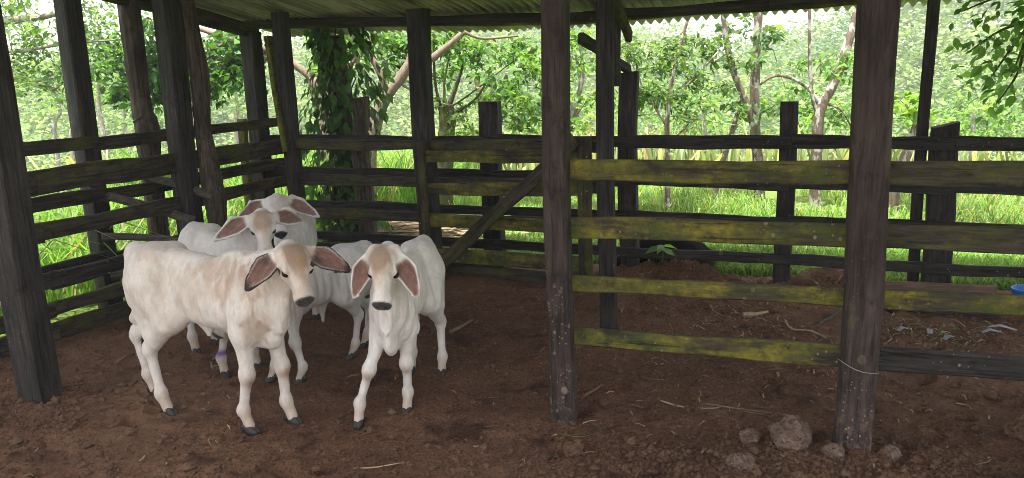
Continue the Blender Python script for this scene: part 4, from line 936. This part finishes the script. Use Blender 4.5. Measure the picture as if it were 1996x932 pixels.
# vine-smothered post behind the corner
vx, vy = -1.62, 7.95
vine = thing('vine_covered_post', 'old dark post smothered in big climbing vine leaves', 'vine', (vx, vy, 0))
log_post('post', vine, [(vx, vy, -.2), (vx + .02, vy, .9), (vx - .02, vy, 2.02)], [.11, .10, .11], M['log'])
parts = []; rr = random.Random(5)
for i in range(14):
    ph = rr.random() * 6.28; pts_ = [Vector((math.cos(ph + t * rr.uniform(1, 4)) * (.11 + .05 * t), math.sin(ph + t * 3) * (.11 + .05 * t), .05 + t * rr.uniform(1.2, 2.1))) for t in np.linspace(0, 1, 8)]; parts.append(tube(pts_, .007, 4))
V, Fs = joinpy(parts); o = link('vine_stem', mesh_np('vine_stem', V, Fs, M['bark_dark']), vine); o['kind'] = 'stuff'
P_, D_ = [], []
for i in range(300):
    z = rr.uniform(.0, 2.15); a = rr.uniform(math.pi * .9, math.pi * 2.1) if rr.random() < .8 else rr.random() * 6.28; rad = .12 + .20 * rr.random() ** .7 + .10 * math.sin(z * 3.6 + 2 * math.cos(a)) + .05 * max(0, z - 1.2) * max(0, math.cos(a) + .3)
    P_.append(Vector((vx + math.cos(a) * rad * 1.15, vy + math.sin(a) * rad, z))); D_.append(Vector((math.cos(a) * .5 + rr.gauss(0, .3), math.sin(a) * .5 + rr.gauss(0, .2), -1)))
single_leaves(vine, P_, D_, .108, leaf_mesh('vine_leaf', M['vine_leaf'], .62))
n = 1400; a = rng.uniform(0, 6.28, n); z = rng.uniform(-.05, 2.15, n); rad = .10 + .20 * rng.random(n) + .08 * np.sin(z * 3.6 + 2 * np.cos(a)) + .05 * np.maximum(0, z - 1.2) * np.maximum(0, np.cos(a) + .3)
V, Fq = leaf_cloud(np.stack([np.cos(a) * rad * 1.2, np.sin(a) * rad, z], -1), np.stack([np.cos(a) * .5, np.sin(a) * .5, -np.ones(n)], -1) + rng.normal(size=(n, 3)) * .3, np.stack([np.cos(a), np.sin(a), .6 + 0 * a], -1), .095 * rng.uniform(.6, 1.3, n), .6)
tag(link('vine_foliage', mesh_np('vine_foliage', V, Fq, M['leaf'], False, leaf_cols(n, (.055, .11, .04), .4, .06)), vine), None, None, None, 'stuff')
# small leafy plant on the soil heap
pp = (1.17, 6.12, floor_z(1.17, 6.12)); pl_ = thing('leafy_weed', 'small broad-leaved weed growing on the soil heap under the rear fence', 'plant', pp)
link('stem', mesh_np('stem', *tube([(0, 0, -.02), (.0, 0, .08), (.01, 0, .14)], .006, 5), M['bark_dark']), pl_)
single_leaves(pl_, [Vector(pp) + Vector((0, 0, .12 + .005 * i)) for i in range(8)], [(math.cos(i * 2.4), math.sin(i * 2.4), -.5 + .25 * (i % 3)) for i in range(8)], .13, leaf_mesh('weed_leaf', M['bough_leaf'], .4))
pp = (2.2, 3.06, floor_z(2.2, 3.06)); pl_ = thing('seedling', 'tiny green seedling in the soil at the lower right edge', 'plant', pp)
single_leaves(pl_, [Vector(pp) + Vector((0, 0, .02)) for i in range(4)], [(math.cos(i * 1.7), math.sin(i * 1.7), .5) for i in range(4)], .035, bpy.data.meshes['weed_leaf'])

# ------------------------------------------------------------------ grass
def blades(name, label, C, H, wd, lean, base, var=.25):
    n = len(C); a = rng.uniform(0, 6.283, n); dirv = np.stack([np.cos(a), np.sin(a), 0 * a], -1); sd_ = np.stack([-np.sin(a), np.cos(a), 0 * a], -1)
    t = rng.uniform(0, 6.283, n); sd_ = np.stack([np.cos(t), np.sin(t), 0 * t], -1)
    H = H[:, None]; wd = wd[:, None]; ln = (lean * rng.uniform(.3, 1.2, n))[:, None]; up = np.array((0, 0, 1.))
    m1 = C + up * H * .45 + dirv * H * ln * .2; m2 = C + up * H * .82 + dirv * H * ln * .55; tip = C + up * H * (1 - .35 * ln) + dirv * H * ln * 1.1
    V = np.stack([C - sd_ * wd * .4, C + sd_ * wd * .4, m1 + sd_ * wd * .5, m1 - sd_ * wd * .5, m2 + sd_ * wd * .38, m2 - sd_ * wd * .38, tip], 1).reshape(-1, 3)
    i = np.arange(n)[:, None] * 7; q1 = i + np.array([[0, 1, 2, 3]]); q2 = i + np.array([[3, 2, 4, 5]]); q3 = i + np.array([[5, 4, 6, 6]])
    T = np.concatenate([i + np.array([[0, 1, 2]]), i + np.array([[0, 2, 3]]), i + np.array([[3, 2, 4]]), i + np.array([[3, 4, 5]]), i + np.array([[5, 4, 6]])])
    cc = np.array(base)[None] * (1 + rng.normal(0, var, (n, 1))).clip(.4, 1.8); yl = rng.random((n, 1)) < .12; cc = np.where(yl, cc * np.array([[1.6, 1.25, 1.1]]), cc); cc = np.repeat(cc, 7, 0).clip(0, 1)
    pn = np.repeat(fbm(np.column_stack([C[:, :2] * 1.1, 0 * C[:, 0]]), 3, 77)[:, None], 7, 0); cc = cc * (.45 + 1.1 * pn) * np.array([[1, 1, 1]]); dead = np.repeat(rng.random((n, 1)) < .09, 7, 0); cc = np.where(dead, np.array([[.30, .25, .13]]), cc)
    return tag(link(name, mesh_np(name, V, T, M['grass'], False, cc.clip(0, 1))), label, 'grass', None, 'stuff')
def scatter(n, fn):
    return fn(n)
n = 15000; a = rng.uniform(-4, 7.5, n); b = .25 + 5.5 * rng.random(n) ** 1.3; P2 = pl0[None] + a[:, None] * LV + b[:, None] * LN; tuft = fbm(np.column_stack([P2 * 1.6, 0 * a]), 2, 71); k = tuft > .38; P2 = P2[k]; tuft = tuft[k]
C = np.column_stack([P2, terrain(P2[:, 0], P2[:, 1])]); blades('tall_grass', 'tall bright green pasture grass outside the left fence', C, rng.uniform(.3, .75, len(C)) * (.6 + .8 * tuft), rng.uniform(.012, .024, len(C)), 1.0, (.135, .265, .048))
n = 22000; vv = rng.uniform(-7, 9, n); uu = 8.8 + 2.2 * rng.random(n); P2 = uu[:, None] * ND + vv[:, None] * DD; C = np.column_stack([P2, terrain(P2[:, 0], P2[:, 1])]); tuft = fbm(np.column_stack([P2 * .9, 0 * vv]), 2, 72)
k = tuft > .40; C = C[k]; blades('long_grass', 'strip of long fresh grass behind the rear fence', C, rng.uniform(.08, .24, len(C)) * (.3 + 1.3 * tuft[k]), rng.uniform(.008, .016, len(C)), .8, (.165, .275, .070))
n = 66000; vv = rng.uniform(-4.5, 6, n); uu = 6.52 + 3.0 * rng.random(n) ** 1.25; P2 = uu[:, None] * ND + vv[:, None] * DD; k = (fbm(np.column_stack([P2 * 2, 0 * vv]), 3, 73) > .33) & ((vv > -3.0) | (uu > 7.9)); P2 = P2[k]
C = np.column_stack([P2, terrain(P2[:, 0], P2[:, 1])]); blades('short_grass', 'short bright lawn just beyond the outer rear fence', C, rng.uniform(.05, .13, len(C)), rng.uniform(.008, .014, len(C)), .9, (.150, .275, .060))
n = 16000; P2 = np.column_stack([rng.uniform(-22, 24, n), rng.uniform(11.5, 30, n)]); C = np.column_stack([P2, terrain(P2[:, 0], P2[:, 1])]); tuft = fbm(np.column_stack([P2 * .35, 0 * P2[:, 0]]), 3, 75)
blades('slope_grass', 'rough weedy growth on the slope below the pasture', C, rng.uniform(.3, 1.0, n) * (.4 + tuft), rng.uniform(.03, .07, n), .7, (.20, .245, .12), .45)

# ------------------------------------------------------------------ woods on the far hillside
def wood_mass(name, label, N, r0, r1, t0, t1, cr, per, leafsz, colr, seed, tall=1.):
    g = np.random.default_rng(seed); th = g.uniform(t0, t1, N); r = np.sqrt(g.uniform(r0 ** 2, r1 ** 2, N)); x = np.sin(th) * r; y = np.cos(th) * r + 3; z = terrain(x, y)
    C, D, Nn, S_, K = [], [], [], [], []
    for i in range(N):
        R_ = cr * g.uniform(.6, 1.35); hh = R_ * g.uniform(.8, 1.5) * tall; c0 = np.array((x[i], y[i], z[i] + hh * .95)); m = max(4, per // 22); q = g.normal(size=(m, 3)); q /= np.linalg.norm(q, axis=1, keepdims=True); q[:, 2] = np.abs(q[:, 2]) * 1.1 - .35
        sc = c0 + q * np.array((R_, R_, hh)) * (.55 + .45 * g.random((m, 1))); k = g.integers(0, m, per); p = sc[k] + g.normal(size=(per, 3)) * R_ * np.array((.24, .24, .13)); C.append(p)
        D.append(g.normal(size=(per, 3)) * np.array((1, 1, .4)) - np.array((0, 0, .15))); Nn.append(g.normal(size=(per, 3)) * .45 + np.array((0, 0, 1))); S_.append(leafsz * g.uniform(.6, 1.4, per) * (.7 + .3 * r[i] / r1))
        hue = g.normal(0, .22); K.append(np.array(colr)[None] * np.array([[1 + hue * .9, 1 + hue * .5, 1 + hue * .2]]) * (1 + g.normal(0, .25, (per, 1))).clip(.4, 1.7))
    V, Fq = leaf_cloud(np.concatenate(C), np.concatenate(D), np.concatenate(Nn), np.concatenate(S_), .75, .1, .05)
    tag(link(name, mesh_np(name, V, Fq, M['farleaf'], False, np.repeat(np.concatenate(K), 4, 0).clip(0, 1))), label, 'woodland', None, 'stuff')
wood_mass('valley_thicket', 'mixed bushy thicket filling the valley behind the pasture', 230, 19, 46, -.85, .85, 1.35, 420, .17, (.155, .235, .065), 1)
wood_mass('hillside_forest', 'pale green forest covering the far hillside', 760, 48, 135, -.85, .85, 4.0, 470, .50, (.145, .225, .058), 2)

s = NT('thin_haze'); s.t.nodes.remove(s.b); pv = s.n('ShaderNodeVolumePrincipled'); pv.inputs['Color'].default_value = (.93, .96, 1, 1); pv.inputs['Density'].default_value = .0019; pv.inputs['Anisotropy'].default_value = .2
s.l(pv.outputs[0], s.out.inputs['Volume'])
bx = [(a, b, c) for a in (-440, 440) for b in (-440, 445) for c in (-22, 32)]
hz = link('haze', mesh_np('haze', bx, [(0, 1, 3, 2), (4, 6, 7, 5), (0, 4, 5, 1), (2, 3, 7, 6), (0, 2, 6, 4), (1, 5, 7, 3)], s.m)); tag(hz, 'thin pale humid haze over the valley', 'haze', None, 'stuff')
# ------------------------------------------------------------------ soil crumbs, straw, stones, odds and ends
n = 17000; x = rng.uniform(-3.2, 3.4, n); y = 2.6 + 3.6 * rng.random(n) ** 1.6
xs2 = np.concatenate([x, rng.normal(.75, .55, 3500), rng.normal(1.5, .45, 2200), rng.normal(-2.5, .35, 1500), rng.normal(1.36, .24, 1800), rng.normal(2.36, .2, 1500)]); ys2 = np.concatenate([y, rng.normal(3.12, .17, 3500), rng.normal(3.05, .16, 2200), rng.normal(3.9, .25, 1500), np.zeros(3300)])
hk_ = ys2 == 0; ys2 = np.where(hk_, oy(xs2) - .17 + rng.normal(0, .09, len(xs2)), ys2)
k = (ys2 > 2.5) & ((xs2 + 3.064) * LN[0] + (ys2 - 5.15) * LN[1] < -.03); x = xs2[k]; y = ys2[k]; n = len(x); z = pen_z(x, y); sz = np.clip(rng.lognormal(-5.2, .6, n), .0025, .028)
O = np.array([(1, 0, 0), (-1, 0, 0), (0, 1, 0), (0, -1, 0), (0, 0, 1), (0, 0, -1)], float); T = np.array([(0, 2, 4), (2, 1, 4), (1, 3, 4), (3, 0, 4), (2, 0, 5), (1, 2, 5), (3, 1, 5), (0, 3, 5)])
V = (O[None] * (1 + rng.normal(0, .28, (n, 6, 1))) + rng.normal(0, .2, (n, 6, 3))) * sz[:, None, None] * np.array((1, 1, .75)) + np.stack([x, y, z + sz * .3], -1)[:, None]
tag(link('soil_crumbs', mesh_np('soil_crumbs', V.reshape(-1, 3), (np.arange(n)[:, None, None] * 6 + T[None]).reshape(-1, 3), M['clod'])), 'loose crumbs and clods scattered over the soil floor', 'soil', None, 'stuff')
n = 1500; x = np.concatenate([rng.uniform(-3, 3.2, 400), rng.normal(1.9, .8, 1100)]); y = np.concatenate([rng.uniform(2.8, 6.4, 400), rng.normal(4.7, .7, 1100)]); ok = ((x + 3.064) * LN[0] + (y - 5.15) * LN[1] < -.05) & (y > 2.7) & (x * ND[0] + y * ND[1] < 6.25); x = x[ok]; y = y[ok]; n = len(x)
a = rng.uniform(0, 6.28, n); L_ = rng.lognormal(-3.5, .55, n).clip(.01, .14); wd = rng.uniform(.0012, .004, n); dx = np.stack([np.cos(a), np.sin(a)], -1) * L_[:, None] / 2; sx = np.stack([-np.sin(a), np.cos(a)], -1) * wd[:, None]; bend = sx / wd[:, None] * (L_ * rng.normal(0, .12, n))[:, None]
c0 = np.stack([x, y], -1)
def zz(p, h): return np.column_stack([p, pen_z(p[:, 0], p[:, 1]) + h])
V = np.stack([zz(c0 - dx - sx, .006), zz(c0 - dx + sx, .006), zz(c0 + bend + sx, .012), zz(c0 + bend - sx, .012), zz(c0 + dx + sx * .6, .007), zz(c0 + dx - sx * .6, .007)], 1).reshape(-1, 3)
i = np.arange(n)[:, None] * 6; tag(link('straw_litter', mesh_np('straw_litter', V, np.concatenate([i + np.array([[0, 1, 2, 3]]), i + np.array([[3, 2, 4, 5]])]), M['straw'])), 'dry straw and chaff strewn over the soil', 'straw', None, 'stuff')
def lump(name, label, cat, x, y, r, mat, group=None, flat=.75, seed=0, sub=2, sink=.25):
    bm = bmesh.new(); bmesh.ops.create_icosphere(bm, subdivisions=sub, radius=1.0); V = np.array([v.co[:] for v in bm.verts]); nn = fbm(V * 1.6 + seed * 7.3, 3, seed); n3 = fbm(V * 5 + seed, 3, seed + 5)
    V = V * (.30 + 1.0 * nn + .75 * n3)[:, None] * np.array((1, .85, flat)) * r
    for v, c in zip(bm.verts, V): v.co = c
    me = bpy.data.meshes.new(name); bm.to_mesh(me); bm.free(); me.materials.append(mat)
    o = link(name, me); o.location = (x, y, floor_z(x, y) - V[:, 2].min() - r * sink); o.rotation_euler = (0, 0, seed * 1.3)
    return tag(o, label, cat, group)
for i, (x, y, r, lab) in enumerate(((1.20, 3.27, .095, 'largest pale earth clod, left of the thick front post'), (.93, 3.08, .055, 'rounded stone at the bottom edge left of the biggest clod'), (1.02, 3.30, .048, 'small pale clod just left of the biggest one'), (1.325, 3.12, .040, 'stone touching the left foot of the thick front post'), (1.565, 3.13, .040, 'pale stone at the right foot of the thick front post'), (2.24, 3.33, .07, 'earth lump cut by the right edge of the picture'), (1.61, 3.53, .05, 'smooth brown stone behind the thick front post'), (.235, 3.22, .045, 'low clod in front of the purple-brown post'), (-2.30, 4.75, .05, 'clod beside the left fence behind the black corner post'))):
    lump('stone', lab, 'stone', x, y, r * .92, M['stone' if i < 5 else 'clod'], 'stones and clods on the soil', .72, i + 1, 3, .36)
def stick(label, pts, r, mat='stick', name='stick', cat='stick', group='sticks on the soil'):
    p3 = [Vector((x, y, floor_z(x, y) + r * .8 + dz)) for x, y, dz in pts]; b = p3[0].copy(); v_, f_ = tube([p - b for p in curve_pts(p3, 4)], list(np.linspace(r, r * .55, 4 * (len(p3) - 1) + 1)), 6, .1)
    o = link(name, mesh_np(name, v_, f_, M[mat])); o.location = b; return tag(o, label, cat, group)
stick('stubby brown stick beside the hind hoof of the right calf', [(-.42, 5.02, 0), (-.36, 5.10, .01), (-.29, 5.22, .02)], .016)
stick('brown twig on the soil behind the black corner post', [(-2.42, 4.62, 0), (-2.38, 4.72, .01), (-2.36, 4.82, 0)], .010)
stick('long thin pale stalk left of the thick front post', [(.93, 3.72, 0), (1.1, 3.66, .006), (1.35, 3.58, 0)], .004, 'stick')
stick('wavy dry tendril on the soil right of the purple-brown post', [(.72, 3.78, 0), (.82, 3.70, .004), (.95, 3.68, 0), (1.0, 3.70, 0)], .004, 'straw')
stick('short stick lying right of the purple-brown post', [(.36, 3.95, 0), (.42, 4.02, .004), (.45, 4.06, 0)], .009)
stick('pale straight stalk in the foreground below the calves', [(-.72, 3.22, 0), (-.62, 3.22, .003), (-.5, 3.24, 0)], .004, 'straw')
stick('pale split of cane lying beyond the front rails', [(1.53, 5.16, 0), (1.62, 5.17, .006), (1.70, 5.17, 0)], .016, 'straw')
stick('grey curved cane near the thick front post', [(1.95, 4.95, 0), (2.1, 5.06, .02), (2.22, 5.22, .03)], .012, 'rail_grey')
stick('crooked dry stalk in front of the grey cane', [(1.75, 4.98, .02), (1.76, 4.88, .0), (1.85, 4.80, .01), (1.9, 4.70, 0)], .008, 'straw')
stick('thin green grass stem by the foot of the purple-brown post', [(.17, 3.42, 0), (.28, 3.38, .012), (.38, 3.42, .01), (.33, 3.5, .03)], .0014, 'green_stem')
# heap of dry sticks beyond the inner rear fence
n = 260; parts = []
for i in range(n):
    c = Vector((rng.normal(-1.15, .45), 0, 0)); c.y = 8.55 - .39 * (c.x + 1.15) + rng.normal(0, .28); c.z = gz(c.x, c.y) + .03 + .12 * random.random() * math.exp(-((c.x + 1.15) / .5) ** 2); a = random.gauss(0, .5); L_ = random.uniform(.1, .45); d = Vector((math.cos(a), math.sin(a), random.gauss(0, .12))) * L_; parts.append(tube([c - d, c + Vector((0, 0, .01)), c + d], random.uniform(.003, .011), 4))
V, Fs = joinpy(parts); tag(link('dry_brushwood', mesh_np('dry_brushwood', V, Fs, M['straw'])), 'heap of dry brown twigs behind the rear fence left of the gate', 'brushwood', None, 'stuff')
# black plastic sheet over a low heap
X, Yg = np.meshgrid(np.linspace(-.42, .40, 34), np.linspace(-.25, .28, 22)); P_ = np.stack([X, Yg, X * 0], -1).reshape(-1, 3)
Z = .30 * np.clip(1 - (np.abs(P_[:, 0]) / .46) ** 3, 0, 1) * np.clip(1 - (np.abs(P_[:, 1]) / .30) ** 3, 0, 1) + (fbm(P_ * 9, 3, 61) - .5) * .07 - .02
V = np.column_stack([P_[:, :2], Z]); i = (np.arange(21)[:, None] * 34 + np.arange(33)[None]).ravel(); me = mesh_np('black_sheet', V, np.stack([i, i + 1, i + 35, i + 34], -1), M['black_plastic'], True)
tarp = link('black_sheet', me); tarp.location = (1.30, 6.60, .0); tarp.rotation_euler = (0, 0, R22); sm = tarp.modifiers.new('t', 'SOLIDIFY'); sm.thickness = .004; tag(tarp, 'crumpled black plastic sheet over a low heap behind the rear fence', 'plastic sheet')
# feed trough and blue tub at the right
tr = thing('feed_trough', 'low plank feed trough behind the right rails', 'trough', (3.0, 5.2, 0))
timber('back_board', tr, (2.42, 5.475, .06), (3.22, 5.165, .09), .035, .14, M['plank'], seg=6); timber('front_board', tr, (2.45, 5.22, .035), (3.12, 4.955, .05), .03, .13, M['rail_dark'], seg=6)
timber('floor_board', tr, (2.45, 5.34, .0), (3.1, 5.085, .01), .24, .02, M['rail_dark'], seg=4); timber('end_board', tr, (2.44, 5.455, .05), (2.46, 5.235, .05), .025, .12, M['rail_grey'], seg=2)
bm = bmesh.new(); ring = []; prof = [(.15, .0), (.155, .02), (.175, .20), (.185, .205), (.185, .225), (.168, .225), (.150, .03), (.0, .028)]
V = []; Fs = []; ns = 22
for j, (r_, z_) in enumerate(prof):
    for k in range(ns): an = 2 * math.pi * k / ns; V.append((r_ * math.cos(an) * 1.25, r_ * math.sin(an), z_ * .8))
for j in range(len(prof) - 1):
    for k in range(ns): Fs.append((j * ns + k, j * ns + (k + 1) % ns, (j + 1) * ns + (k + 1) % ns, (j + 1) * ns + k))
Fs.append(tuple(range(ns))[::-1]); me = mesh_np('blue_tub', V, Fs, M['blue'], True); bm.free()
tub = link('feed_tub', me); tub.location = (3.37, 5.02, .0); tub.scale = (.62, .5, 1.0); tag(tub, 'blue plastic feed tub at the right edge beside the trough', 'tub')
lump('offcut', 'small blue plastic scrap on the soil at the right edge', 'scrap', 3.14, 4.62, .05, M['blue'], None, .3, 21)
for i, (x, y, a, L_) in enumerate(((2.42, 4.78, .2, .08), (2.55, 4.72, 1.2, .09), (3.0, 4.72, -.6, .15), (2.9, 4.66, -.2, .11), (2.62, 4.62, .4, .09))):
    V = [(-L_ / 2, -.014, .004), (-L_ * .1, -.018, .022), (L_ / 2, -.008, .006), (L_ / 2, .008, .008), (-L_ * .1, .017, .026), (-L_ / 2, .014, .004)]
    o = link('plastic_strip', mesh_np('plastic_strip', V, [(0, 1, 4, 5), (1, 2, 3, 4)], M['grey_plastic'])); o.location = (x, y, floor_z(x, y) + .006); o.rotation_euler = (0, 0, a); sm = o.modifiers.new('t', 'SOLIDIFY'); sm.thickness = .0015
    tag(o, ['short lilac-grey plastic strip right of the thick post', 'upright-bent grey strip beside the cut leaves', 'long grey strip near the blue scrap', 'second grey strip crossing the long one', 'grey strip lying among straw in front of the others'][i], 'scrap', 'plastic scraps on the soil')
n = 70; x = rng.normal(2.6, .22, n); y = rng.normal(4.72, .10, n); C = np.column_stack([x, y, pen_z(x, y) + .012]); D = np.column_stack([rng.normal(size=(n, 2)), rng.normal(0, .1, n)]); V, Fq = leaf_cloud(C, D, rng.normal(size=(n, 3)) * .3 + np.array((0, 0, 1)), rng.uniform(.05, .14, n), .10)
tag(link('cut_leaves', mesh_np('cut_leaves', V, Fq, M['leaf'], False, leaf_cols(n, (.16, .22, .09), .4, .5))), 'scattered cut green leaves on the soil right of the thick post', 'leaves', None, 'stuff')
# wire tied round the thick front post
cx, cy, hw = 1.435, 3.20, .076; cs = [(-1, -1), (1, -1), (1, 1), (-1, 1), (-1, -1)]; pts_ = []
for j, (a, b_) in enumerate(zip(cs[:-1], cs[1:])):
    for t in np.linspace(0, 1, 6)[:-1]:
        lx = (a[0] + (b_[0] - a[0]) * t) * hw; ly = (a[1] + (b_[1] - a[1]) * t) * hw; pts_.append(Vector((cx + lx * math.cos(R18) - ly * math.sin(R18), cy + lx * math.sin(R18) + ly * math.cos(R18), .462 - .02 * math.sin(t * 3.1) * (j == 0) - (.045 * t if j == 0 else .045 if j < 3 else .045 * (1 - t)))))
pts_.append(pts_[0]); v_, f_ = tube(pts_, .0015, 5); tag(link('tie_wire', mesh_np('tie_wire', v_, f_, M['wire'])), 'thin shiny wire tied round the thick front post', 'wire')
